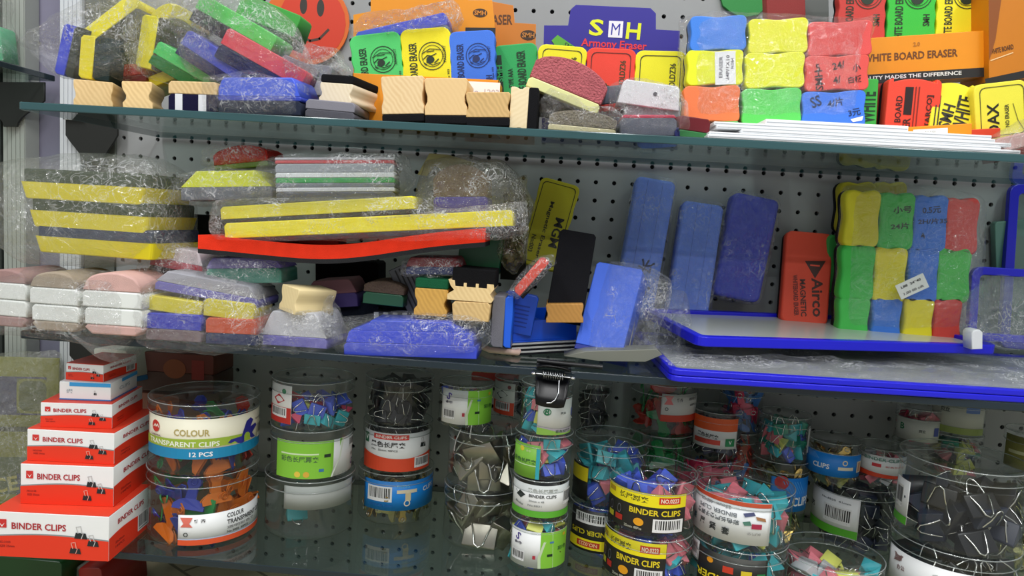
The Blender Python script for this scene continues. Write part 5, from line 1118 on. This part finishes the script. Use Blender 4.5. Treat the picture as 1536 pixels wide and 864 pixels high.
# tilted white box and brown cardboard behind
layered('clip_box', 'white cardboard box with blue foot, tilted behind the top of the clip box stack', (170, 572), (164, 524), 94, -.10, .06, [(.16, 'paper', '#3c80b8', 'blue_band'), (.84, 'paper', '#c4c8bc', 'white_side')], cat='box', turn=-30, items=[('t', '长尾夹 CLIPS', .45, .62, .14, '#606860', 4, .5)])
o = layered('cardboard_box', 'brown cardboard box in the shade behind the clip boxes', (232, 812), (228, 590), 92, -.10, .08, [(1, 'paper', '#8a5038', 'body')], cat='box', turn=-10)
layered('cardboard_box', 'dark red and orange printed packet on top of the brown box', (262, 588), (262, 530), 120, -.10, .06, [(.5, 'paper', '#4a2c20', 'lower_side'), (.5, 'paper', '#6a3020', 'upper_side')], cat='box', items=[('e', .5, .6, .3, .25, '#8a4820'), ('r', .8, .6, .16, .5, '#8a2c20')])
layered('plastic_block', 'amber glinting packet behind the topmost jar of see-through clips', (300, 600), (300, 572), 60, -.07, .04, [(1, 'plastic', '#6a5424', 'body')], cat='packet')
# --- hanging packs on the neighbouring unit
def hangpack(label, x0, y0, x1, y1, Y, items, seed):
    M, W, H = AX(((x0+x1)/2, y1), ((x0+x1)/2, y0), x1-x0, Y, None, 14); o = thing('blister_pack', label, 'packet', M)
    MB().box(-W/2, W/2, 0, .004, 0, H, .0006).build('card', paper('#8a8a2c'), o); printing(o, flat_face(W), W, H, items)
    return o
hangpack('hanging pack with yellow border and purple panel on the neighbouring unit', -90, 535, 80, 640, -.04, [('r', .55, .45, .70, .55, '#3a3468'), ('r', .78, .45, .24, .5, '#5a6030'), ('e', .36, .42, .14, .14, '#a8946c'), ('frame', .66, .2, .92, .7, '#8c8c30', .03, .1)], 1)
hangpack('lower hanging pack with yellow border on the neighbouring unit', -90, 648, 70, 760, -.06, [('r', .5, .42, .8, .5, '#4c5a34'), ('t', '水', .4, .55, .3, '#c0b860', 20), ('r', .8, .3, .2, .3, '#3a4068'), ('t', 'CE', .6, .3, .2, '#c0b860', 10)], 2)
pillow('grey film over the hanging packs of the neighbouring unit', [(-80, 760), (-80, 530), (20, 528), (92, 526), (100, 640), (84, 750)], -.085, .03, 'milky', seed=50, amp=.006)
# things below the shelf
layered('storage_box', 'dark green box on the floor below the clip boxes', (38, 920), (38, 838), 112, -.18, .16, [(1, 'plastic', '#123c1c', 'body')], cat='box', z=-.618)
layered('storage_box', 'dark red upright pack on the floor beside the dark green box', (140, 920), (134, 852), 36, -.16, .10, [(1, 'plastic', '#8c2420', 'body')], cat='box', z=-.618)
layered('storage_box', 'pale grey pack between the dark green and dark red ones', (108, 920), (104, 850), 34, -.15, .08, [(1, 'plastic', '#7c8078', 'body')], cat='box', z=-.618)

# --- jars
def stack(xc, yref, rpx, Yf=None, yb=None):
    """foot of a stack of jars; returns centre, a function from front-rim pixel rows to heights and the pixel scale"""
    if yb is not None: f = PZ(xc, yb, ZL); Yf = f.y
    p = P(xc, yref, Yf); s = S(p); return V((p.x, Yf)), (lambda y: P(xc, y, Yf).z), s
def mkjars(xc, yref, levels, Yf=None, yb=None):
    """levels from the bottom: (y_top, r_px, label words, lab, fill, dx_px)"""
    f, zf, s = stack(xc, yref, 0, Yf, yb); z = ZL+.0006; R0 = None; out = []
    for k, L in enumerate(levels):
        yt, rp, words, lab, fill = L[:5]; dx = L[5] if len(L) > 5 else 0
        r = rp*s; r *= 1+r/1.6*0; zt = zf(yt)
        d = V((f.x-CAM.x, f.y-CAM.y)).normalized(); cc = V((f.x+d.x*r*1.03+dx*s, f.y+d.y*r*1.03))
        r *= (cc-V((CAM.x, CAM.y))).length/(f-V((CAM.x, CAM.y))).length*.985
        cc = V((f.x+d.x*r+dx*s, min(f.y+d.y*r, -r-.003)))
        jar(words, (cc.x, cc.y), z, r, zt-z, lab, fill); out.append((cc, r, z, zt)); z = zt+.0004
    return out
W_ = '#eceeee'
# S1: see-through bulldog clips
C4 = ['#1c9a50', '#e07820', '#2a3ca8', '#c83828']; C4b = ['#e07820', '#e07820', '#2a3ca8', '#1c9a50']
labA = [(-.97, 1., .24, .80, '#ece8d0', [('band', 0, .26, '#1488b8'), ('band', lambda u: .24+.06*math.sin(u*3), lambda u: .46+.05*math.sin(u*3.), '#9cb83c', 0, .78), ('t', 'COLOUR', .38, .66, .17, '#b8a868', 0, .22, True), ('t', 'TRANSPARENT CLIPS', .30, .37, .13, '#f0f4e4', 0, .50, True), ('t', '12 PCS', .44, .12, .12, '#f0f4f8', 0, .14, True),
        ('e', .12, .74, .15, .15, '#c83020'), ('line', [(.10, .72), (.115, .78), (.125, .73), (.14, .79), (.15, .72)], '#f0e8d8', .03), ('t', 'CAMARA', .12, .52, .05, '#806860', 0, .1),
        ('p', [(.60, .34), (.62, .42), (.70, .44), (.74, .80), (.78, .86), (.81, .78), (.78, .62), (.84, .66), (.86, .58), (.80, .44), (.84, .30), (.70, .26)], '#2a2890'), ('r', .93, .45, .13, .42, '#e4e0c8'), ('bc', .93, .45, .12, .36, '#d8d4bc'), ('t', 'NO.JP3005', .90, .76, .06, '#605c50', 0, .12)])]
labB = [(-.42, 1., .03, .46, W_, [('band', 0, .18, '#e85a30'), ('band', .18, .22, '#b8c4d8'), ('t', 'COLOUR', .52, .84, .16, '#383838', 0, .18, True), ('t', 'TRANSPARENT CLIPS', .68, .62, .16, '#383838', 0, .50, True), ('t', '透明彩色夹', .60, .44, .10, '#909090', 0, .34), ('t', 'No.3005  60PCS', .55, .30, .08, '#505050', 0, .24),
        ('p', [(.02, .6), (.05, .72), (.02, .92), (.13, .92), (.10, .72), (.13, .6)], '#e87868'), ('t', '雅 齐', .19, .80, .12, '#606060', 0, .1), ('ring', .07, .36, .07, .07, '#303838', .35)])]
mkjars(306, 715, [(715, 80, 'wide jar of see-through plastic clips with an orange-footed label, at the bottom', labB, (.9, 'clear', .033, C4b, 'lower wide jar of see-through clips')),
                  (608, 79, 'wide jar of see-through plastic clips labelled COLOUR TRANSPARENT CLIPS 12 PCS', labA, (.88, 'clear', .033, C4, 'upper wide jar of see-through clips'))], yb=822)
# S2
KRED = [('t', '彩', .5, .8, .01, '#ffffff')]
def lab_green(flip=False, u=.62, s=1.):
    # green leaf label with white end
    g = '#86c83c'; a = .0
    L = [('band', 0, 1, g, 0, u) if not flip else ('band', 0, 1, g, 1-u, 1)]
    if not flip:
        L += [('p', [(u, 0), (u+.14, 1), (u, 1)], g), ('p', [(u-.12, 0), (u, 0), (u+.1, .5), (u+.14, 1), (u+.165, 1), (u+.12, .5), (u+.02, 0)], '#dfe8d8'), ('t', '彩色长尾票夹', .27, .52, .16, '#4c7040', 0, .40), ('r', .27, .66, .40, .04, '#d8ecc0'), ('r', .56, .60, .07, .09, '#1c3020'), ('r', .50, .22, .05, .08, '#3878a8'), ('e', .26, .12, .08, .08, '#e8c848'), ('e', .35, .12, .08, .08, '#e0b040'), ('bc', .92, .80, .13, .26), ('t', '金牛', .93, .45, .12, '#303040', 0, .06), ('t', 'S', .93, .24, .18, '#4a4080', -30)]
    else:
        L += [('p', [(1-u, 0), (1-u-.02, .3), (1-u+.06, .75), (1-u+.17, 1), (1-u+.2, 0)], W_), ('p', [(1-u-.02, 0), (1-u-.03, .3), (1-u+.04, .72), (1-u+.15, 1), (1-u+.18, 1), (1-u+.07, .7), (1-u+.01, .3), (1-u+.02, 0)], '#c8d8b8'), ('t', 'S', .17, .80, .22, '#4a3c90', -30), ('t', '金牛', .17, .62, .09, '#38304c', 0, .14), ('bc', .17, .28, .22, .28), ('t', '彩色', .86, .52, .12, '#3c7030', 0, .2), ('r', .64, .36, .08, .07, '#143018'), ('r', .88, .88, .06, .08, '#d8b830'), ('r', .66, .72, .06, .05, '#4880b0'), ('r', .42, .3, .04, .1, '#b03040')]
    return L
labC = [(-.98, -.50, .12, .92, '#e8e8e4', [('band', 0, .42, '#c02c24'), ('bc', .5, .28, .7, .26), ('p', [(.3, .62), (.55, .76), (.78, .60), (.5, .48)], '#c02c30'), ('e', .75, .84, .07, .07, '#1c7c54')])]
labD = [(-.80, .99, .06, .80, W_, lab_green(False, .60))]
mkjars(466, 715, [(724, 67, 'nearly empty clear jar with one teal clip on its floor, under the green-labelled jar', [(-.55, .92, .52, .92, '#a4a8a4', [])], None),
                  (648, 61, 'jar with a light green and white label above the nearly empty jar', labD, None),
                  (576, 61, 'jar of mixed coloured clips with narrow red and white label, beside the black clips', labC, (.66, 'binder', .019, [BLUE, TEAL, YEL, BLUE, TEAL, MAG], 'topmost jar beside the black clips'))], yb=812)
c_ = PZ(450, 790, ZL); put_binder(Matrix.Translation((c_.x-.004, c_.y, ZL+.014)) @ Matrix.Rotation(.5, 4, 'Z') @ Matrix.Rotation(2.2, 4, 'X'), .024, '#1f8f94', 'single teal binder clip lying in the nearly empty clear jar', None)
# S3
labE = [(-.93, .93, .06, .86, W_, [('band', 0, lambda u: .50-.16*math.sin(u*2.6+.2), '#e04a28'), ('r', .07, .80, .08, .26, '#1c6c48'), ('t', 'V', .07, .80, .14, W_), ('r', .42, .90, .44, .13, '#d83028'), ('t', 'BINDER CLIPS', .42, .90, .08, '#f0d8d0', 0, .38, True), ('t', '黑色长尾夹', .38, .70, .15, '#3c3c3c', 0, .44), ('t', 'No.  25mm 48PCS', .34, .55, .05, '#808080', 0, .34), ('bc', .84, .22, .24, .28)]+clip_icon(.84, .66, .2, asp=.45))]
labF = [(-.80, 1., .28, .86, '#1c88e0', [('bc', .20, .56, .28, .52), ('t', 'PINS', .46, .84, .12, '#58b0e8', 0, .14), ('t', 'BRONZE 12mm', .22, .18, .08, '#1460a8', 0, .26), ('t', 'CLIPS', .78, .66, .17, '#f0f4f0', 4, .18, True), ('r', .50, .66, .22, .12, '#e0d4b8'), ('r', .51, .48, .06, .3, '#d8c8a0'), ('ring', .50, .26, .11, .11, '#e4d8c0', .35)])]
mkjars(594, 715, [(713, 57, 'jar of brass clips with a blue label, at the bottom under the black clips', labF, (.86, 'steel', .024, ['#c8a860', '#c8a860', '#a8a468'], 'blue-labelled jar under the black clips')),
                  (641, 52, 'jar of black clips with a red and white label reading BINDER CLIPS', labE, (.95, 'binder', .02, [BLK], 'red-labelled jar of black clips')),
                  (572, 51, 'unlabelled jar of black clips standing on the red-labelled one', None, (.96, 'binder', .02, [BLK], 'unlabelled jar of black clips'))], yb=789)
# S4: silver clips
labG = [(-.85, .96, .08, .90, W_, lab_green(True, .52))]
labH = [(-.99, -.10, .06, .90, '#d8dcd4', [('band', 0, .40, '#e04a28'), ('bc', .55, .26, .62, .26), ('p', [(.3, .62), (.55, .76), (.78, .62), (.5, .48)], '#343c3c'), ('e', .82, .88, .06, .06, '#804848')])]
q = mkjars(725, 740, [(742, 60, 'lower jar of big silver bulldog clips', None, (1., 'steel', .038, ['#c8c8c0'], 'lower jar of silver bulldog clips')),
                      (652, 58, 'upper jar of big silver bulldog clips carrying two small jars', None, (1., 'steel', .038, ['#c8c8c0'], 'upper jar of silver bulldog clips'))], yb=828)
zt = q[-1][3]+.0004
def onjar(xc, y0, y1, rp, Yf, words, lab, fill, zt):
    f = P(xc, (y0+y1)/2, Yf); s = S(f); r = rp*s*1.03; d = V((f.x-CAM.x, f.y-CAM.y)).normalized(); c = (f.x+d.x*r, f.y+d.y*r); jar(words, c, zt, r, (y0-y1)*s, lab, fill); return c, r
onjar(698, 642, 578, 41, -.185, 'small jar with white and lime label standing on the silver clips', labG, (.9, 'binder', .017, [YEL, PINK, BLUE, YEL, TEAL], 'small lime-labelled jar on the silver clips'), zt)
onjar(775, 638, 580, 35, -.125, 'small jar of black clips with a white and red label on the silver clips', labH, (.9, 'binder', .017, [BLK, BLK, '#4a4c50'], 'small jar of black clips on the silver clips'), zt)
layered('clip_box', 'red and white box end just under the middle shelf, behind the two small jars', (742, 580), (742, 558), 70, -.06, .03, [(.4, 'paper', '#8c9088', 'white_half'), (.6, 'paper', '#a83028', 'red_half')], cat='box')
# S5
lab13 = [(-.30, .98, .03, .72, '#d8dad6', [('band', 0, lambda u: .12+.08*math.cos(u*4), '#90c050'), ('band', lambda u: .12+.08*math.cos(u*4), lambda u: .17+.15*max(0, .5-u), '#b0a8b0'), ('t', 'B', .22, .66, .18, '#1c7a4c', -10), ('ring', .22, .66, .11, .10, '#1c7a4c', .2), ('t', '贝立', .62, .62, .07, '#404848', 0, .16), ('r', .97, .60, .08, .22, '#4858a0'), ('t', '彩色长尾夹', .66, .10, .09, '#506050', 0, .44)])]
lab14 = [(-.97, -.08, .02, .78, '#88c848', [('e', .44, .84, .08, .08, '#e8d840'), ('t', '金牛', .66, .80, .08, '#d8f0b0', 0, .16), ('t', '彩色长尾夹', .5, .50, .13, '#3c6c3c', 0, .8), ('r', .5, .38, .8, .03, '#c8e8b0'), ('band', 0, .9, '#30a8b8', .90, 1)])]
lab15 = [(-.97, .99, .10, .88, W_, [('band', 0, .20, '#5cb030'), ('t', '黑色长尾票夹', .52, .84, .12, '#b0b4b0', 0, .40), ('t', 'BINDER CLIPS', .52, .66, .10, '#383c3c', 0, .36, True), ('t', '25mm x 48', .44, .50, .06, '#909494', 0, .2), ('t', 'No.8831', .42, .36, .06, '#909494', 0, .18), ('p', [(.14, .60), (.20, .76), (.29, .66), (.22, .52)], '#2a3232'), ('line', [(.12, .72), (.16, .66)], '#909090', .02), ('t', 'Binder', .20, .36, .06, '#606868', -10, .14), ('bc', .90, .60, .18, .46)])]
lab16 = [(-.90, .98, .10, .80, W_, lab_green(True, .50))]
mkjars(812, 720, [(784, 44, 'front jar with white and lime label and an S-shaped emblem, at the very bottom', lab16, (.95, 'binder', .018, [TEAL, PINK, YEL, BLUE], 'bottom front jar with the lime label')),
                  (722, 43, 'jar of black clips with a white and green-footed label, second from the bottom', lab15, (.95, 'binder', .019, [BLK], 'white and green labelled jar of black clips')),
                  (655, 44, 'jar with a narrow green label and teal, yellow and blue clips', lab14, (.93, 'binder', .019, [TEAL, YEL, BLUE, PINK], 'narrow green labelled jar')),
                  (578, 39, 'jar with a big white label just below the spring clip', lab13, (.88, 'binder', .017, [TEAL, YEL, PINK, BLUE, TEAL], 'jar just below the spring clip'))], yb=862)
# S6
lab18 = [(-.90, .40, .10, .92, '#1c1c1c', [('bc', .52, .80, .70, .26), ('t', 'BINDER CLIPS', .52, .46, .12, '#d8c820', 180, .9, True), ('band', .06, .30, '#f0e018'), ('r', .50, .18, .50, .14, '#c03018'), ('t', 'NO.0223', .5, .18, .09, '#f0d0a0', 180, .4, True)])]
lab17 = [(-.98, -.55, .05, .60, '#1c1c1c', [('band', .55, .95, '#d8c820')])]
mkjars(905, 730, [(764, 49, 'jar with an upside-down black and yellow label, behind the yellow-labelled pair', lab18, (.9, 'binder', .02, [BLUE, TEAL, BLUE, PINK], 'upside-down labelled jar')),
                  (668, 56, 'jar of large teal clips standing on the upside-down labelled one', lab17, (.88, 'binder', .024, [TEAL, TEAL, PINK, TEAL, BLUE], 'jar of large teal clips'), 8)], yb=840)
mkjars(889, 640, [(730, 25, 'hidden narrow jar at the back, foot of a dark stack', None, None), (652, 25, 'hidden narrow jar at the back, middle of a dark stack', None, None), (576, 25, 'narrow shaded jar of black clips at the back, beside the jar below the spring clip', None, (.9, 'binder', .019, [BLK], 'narrow shaded back jar'))], Yf=-.07)
# S7
def lab_yb(): return [('band', .0, .66, '#1c1a18'), ('band', .66, 1., '#f0e010'), ('t', '长尾票夹', .40, .83, .16, '#3c3c10', 0, .34), ('r', .80, .84, .24, .17, '#c83010'), ('t', 'NO.0223', .80, .84, .11, '#f4e8d0', 0, .20, True), ('r', .10, .86, .12, .12, '#b09020'), ('t', 'BINDER CLIPS', .65, .52, .15, '#e8d020', 0, .56, True), ('bc', .80, .20, .34, .34), ('e', .48, .24, .13, .10, '#e8a018'), ('r', .24, .22, .10, .14, '#b02820'), ('r', .11, .22, .09, .14, '#a8a428'), ('ring', .24, .44, .06, .12, '#686870', .2), ('ring', .11, .44, .06, .12, '#686870', .2), ('t', '25mm 48Pcs', .42, .08, .07, '#b0b0a0', 0, .2)]
mkjars(976, 760, [(811, 67, 'lower yellow and black labelled jar reading BINDER CLIPS, at the shelf edge', [(-.98, .42, .10, .94, '#1c1a18', lab_yb())], (.9, 'binder', .026, [BLUE, PINK, YEL, BLUE, TEAL], 'lower yellow-labelled jar')),
                  (724, 66, 'upper yellow and black labelled jar reading NO.0223 BINDER CLIPS', [(-.95, .76, .12, .80, '#1c1a18', lab_yb())], (.93, 'binder', .026, [BLUE, PINK, BLUE, TEAL, BLUE], 'upper yellow-labelled jar'))], yb=888)
# S8
lab24 = [(-.98, .56, .14, .90, '#e8ecee', [('band', .90, 1., '#d84c24'), ('t', '25mm  48PCS', .42, .82, .08, '#9098a0', 180, .36), ('t', 'BINDER CLIPS', .44, .66, .10, '#788088', 180, .44), ('t', '彩色长尾夹子票夹', .44, .50, .12, '#5c6468', 180, .50),
        ('t', '基', .14, .30, .16, '#284850', 0), ('t', '层', .28, .28, .16, '#202828', 0), ('t', '紧', .42, .26, .18, '#202828', 0), ('t', '套', .56, .24, .18, '#202828', 0), ('p', [(.72, .74), (.82, .80), (.84, .72), (.74, .66)], '#505880'), ('p', [(.84, .70), (.94, .66), (.95, .58), (.86, .62)], '#a87850'), ('p', [(.72, .54), (.79, .58), (.81, .48), (.74, .46)], '#508070'), ('r', .86, .46, .10, .12, '#a82848'), ('t', '长尾夹', .84, .28, .06, '#909090', 180, .14)])]
lab25 = [(-.97, -.78, .5, .92, '#e0e0e0', [('bc', .5, .5, .8, .8)]), (-.78, .60, .10, .86, '#1c1c18', [('e', .22, .74, .10, .08, '#e89818'), ('r', .48, .62, .14, .18, '#c83820'), ('r', .72, .58, .14, .18, '#d8c028'), ('r', .92, .54, .12, .16, '#1c7840'), ('t', 'BINDER', .3, .30, .2, '#e8d020', 180, .6, True)])]
mkjars(1112, 770, [(829, 72, 'jar with black label upside down under the orange-banded white one', lab25, (.95, 'binder', .026, [TEAL, TEAL, YEL, BLUE], 'black-labelled jar at the bottom')),
                   (745, 74, 'jar with orange-banded white label turned upside down, full of teal and yellow clips', lab24, (.96, 'binder', .026, [TEAL, TEAL, TEAL, YEL, PINK], 'jar with the orange-banded white label'))], yb=900)
# S9
mkjars(1245, 870, [(856, 73, 'wide low clear jar with yellow and pink clips at the shelf edge', None, (.86, 'binder', .024, [YEL, PINK, TEAL, PINK, '#c8c8cc'], 'wide low jar at the shelf edge'))], yb=912)
# S10
lab32 = [(-.97, -.74, .12, .66, W_, [('band', 0, .18, '#58b030'), ('bc', .45, .6, .5, .5)])]
lab33 = [(-.95, .80, .0, .72, W_, [('p', [(.10, .9), (.14, .8), (.10, .7), (.18, .76), (.22, .9)], '#a08888'), ('t', '品质', .16, .80, .14, '#906c6c', 8), ('t', '办公', .2, .62, .12, '#906c6c', 8)]+clip_icon(.5, .6, .22, asp=.4))]
mkjars(1432, 800, [(832, 88, 'large white-labelled jar of black clips, lower of the big pair at shelf end', lab33, (.8, 'binder', .032, [BLK], 'lower large jar of black clips')),
                   (704, 87, 'large clear jar of big black clips, upper of the big pair at the shelf end', lab32, (.70, 'binder', .034, [BLK, BLK, '#20283c'], 'upper large jar of black clips'))], yb=925)
# S11
lab29 = [(-.98, .12, .22, .84, W_, [('band', 0, .20, '#58b030'), ('t', 'CLIPS', .08, .52, .14, '#404848', 0, .2, True), ('t', 'No.8830  41mm', .62, .84, .05, '#808488', 0, .5), ('bc', .66, .50, .46, .42)])]
lab28 = [(-.98, .99, .22, .74, '#1c84e0', [('t', 'CLIPS', .34, .42, .22, '#f0f4f4', 0, .24, True), ('r', .68, .40, .22, .14, '#e8e0c8'), ('ring', .66, .66, .12, .12, '#e8dcc0', .4), ('r', .92, .46, .12, .5, '#e0d8c0'), ('r', .92, .46, .06, .4, '#c07040')]+[('line', [(.02+.03*k, .95), (.10+.03*k, .7)], '#78b8f0', .02) for k in range(8)])]
lab30 = [(-.97, .99, .28, .82, W_, [('band', lambda u: .0, lambda u: .26-.16*u, '#e04828'), ('t', 'BINDER CLIPS', .52, .84, .16, '#5c8c80', 0, .62, True), ('r', .42, .56, .14, .16, '#d03840'), ('t', '彩色长尾夹', .72, .54, .08, '#d08080', 0, .34)])]
q = mkjars(1280, 780, [(733, 62, 'jar of black clips with a green-footed white label, carrying two small jars', lab29, (.95, 'binder', .022, [BLK, BLK, '#1c2440'], 'green-footed labelled jar of black clips'))], yb=832)
zt = q[-1][3]+.0004
onjar(1250, 716, 650, 38, -.118, 'small jar of brass clips with a blue label, on the black clips', lab28, (.88, 'steel', .022, ['#c8a860', '#a8a468'], 'small blue-labelled jar on the black clips'), zt)
onjar(1322, 724, 664, 33, -.112, 'small jar with white and red label of binder clips, on the black clips', lab30, (.92, 'binder', .017, [PINK, TEAL, '#c8c8cc', PINK], 'small white and red labelled jar on the black clips'), zt)
# S12
lab27 = [(-.25, .99, .40, .82, '#1c84e0', [('t', 'CLIPS', .72, .30, .26, '#f0f4f4', 0, .5, True), ('e', .22, .86, .20, .2, '#c02c30')]+[('line', [(.25+.06*k, .9), (.40+.06*k, .55)], '#50a8f0', .02) for k in range(7)])]
mkjars(1166, 740, [(694, 42, 'jar of brass clips with a blue label and a red dot, behind the teal clips', lab27, (.9, 'steel', .024, ['#c8a860', '#a8a468'], 'blue-labelled jar with the red dot')),
                   (626, 38, 'small unlabelled jar of teal, yellow, blue and pink clips on the brass clips', [(.93, .99, .2, .8, W_, [])], (.93, 'binder', .018, [TEAL, YEL, BLUE, PINK, TEAL, GRN], 'small unlabelled jar on the brass clips'))], Yf=-.105)
# S13
lab22 = [(-.90, .80, .22, .88, W_, [('band', lambda u: .58, 1., '#e86028'), ('t', '黑色长尾夹', .38, .40, .14, '#303030', -4, .44), ('r', .36, .20, .56, .16, '#c84838'), ('r', .84, .22, .20, .26, '#1c8450'), ('t', 'V', .84, .22, .12, W_)])]
q = mkjars(1056, 740, [(772, 54, 'jar mostly hidden under the pink clips', None, None),
                       (692, 54, 'jar of bright pink plastic clips behind the orange-banded jar', None, (.95, 'plastic', .030, ['#d8285c', '#d8285c', '#3a78c8'], 'jar of bright pink clips'))], Yf=-.125)
zt = q[-1][3]+.0004
onjar(1076, 668, 598, 37, -.112, 'small dark jar with an orange and white label on the pink clips', lab22, (.9, 'binder', .018, [BLK, '#4a4c60'], 'small orange and white labelled jar'), zt)
onjar(1022, 640, 590, 22, -.055, 'narrow dark jar behind the small orange and white labelled one', None, (.8, 'binder', .018, [BLK], 'narrow dark jar'), zt)
# S14
lab21 = [(-.05, .97, .30, .84, '#d0d0cc', [('band', 0, .24, '#c84028'), ('p', [(.06, .62), (.12, .8), (.06, .94), (.26, .94), (.2, .8), (.26, .62)], '#d87878'), ('t', '雅齐', .40, .80, .14, '#707070', 0, .14), ('ring', .12, .46, .06, .06, '#303838', .35), ('t', '透明夹', .78, .82, .1, '#606060', 0, .3), ('t', '60PCS', .8, .6, .08, '#606060', 0, .24)])]
mkjars(987, 700, [(744, 50, 'lowest shaded jar behind the yellow-labelled pair', None, None), (655, 50, 'jar of dark green see-through clips in the shade at the back', None, (.9, 'clear', .032, ['#1c9a50'], 'shaded jar of green clips')),
                  (578, 50, 'jar of green and red see-through clips with a red-footed label at the back', lab21, (.9, 'clear', .032, ['#1c9a50', '#c83828', '#1c9a50'], 'back jar of green and red clips'))], Yf=-.11)
# S15: back row
mkjars(1106, 660, [(725, 34, 'hidden back jar under the shaded red and blue clips', None, None), (650, 33, 'back jar of shaded red and blue clips, lower', None, (.9, 'plastic', .026, ['#c83828', '#3a78c8'], 'lower shaded back jar')), (580, 33, 'back jar of shaded red and blue clips just under the middle shelf', None, (.9, 'plastic', .026, ['#d8285c', '#3a78c8'], 'upper shaded back jar'))], Yf=-.075)
labJ = [(-.9, .9, .10, .70, '#c8ccc4', [('t', 'B', .2, .6, .3, '#1c7a4c'), ('t', '贝立', .6, .5, .14, '#404848'), ('r', .9, .5, .12, .4, '#4858a0')])]
mkjars(1372, 680, [(740, 34, 'hidden back jar beneath the white-labelled one', None, None), (668, 33, 'lower white-labelled back jar beside the big clear jar', None, None), (614, 32, 'back jar with white label and red clips beside the big clear jar', labJ, (.9, 'binder', .017, [MAG, PINK], 'back jar with red clips'))], Yf=-.075)
mkjars(1432, 660, [(720, 40, 'hidden back jar behind the big clear jar', None, None), (654, 38, 'back jar of yellow and dark clips behind the big clear jar', None, (.9, 'binder', .018, [YEL, BLK, GRN, PINK], 'back jar behind the big clear jar')),
                   (596, 38, 'upper back jar with pale label just under the middle shelf', [(-.9, .9, .05, .9, '#b8bcb0', [('r', .75, .8, .24, .26, '#5070a8'), ('band', 0, .2, '#8a9c50'), ('t', '贝立', .3, .7, .14, '#404848')])], None)], Yf=-.085)
mkjars(1540, 740, [(800, 42, 'olive jar at the extreme end of the lowest shelf, bottom', None, (.9, 'steel', .026, ['#a8a468'], 'bottom olive jar')), (722, 40, 'olive jar at the extreme end of the lowest shelf, middle', None, (.9, 'steel', .026, ['#a8a468'], 'middle olive jar')), (652, 38, 'olive jar at the extreme end of the lowest shelf, top', [(-.9, .2, .2, .9, '#8a8848', [('r', .5, .5, .6, .1, '#c8c8a0')])], None)], Yf=-.13)

build_core()
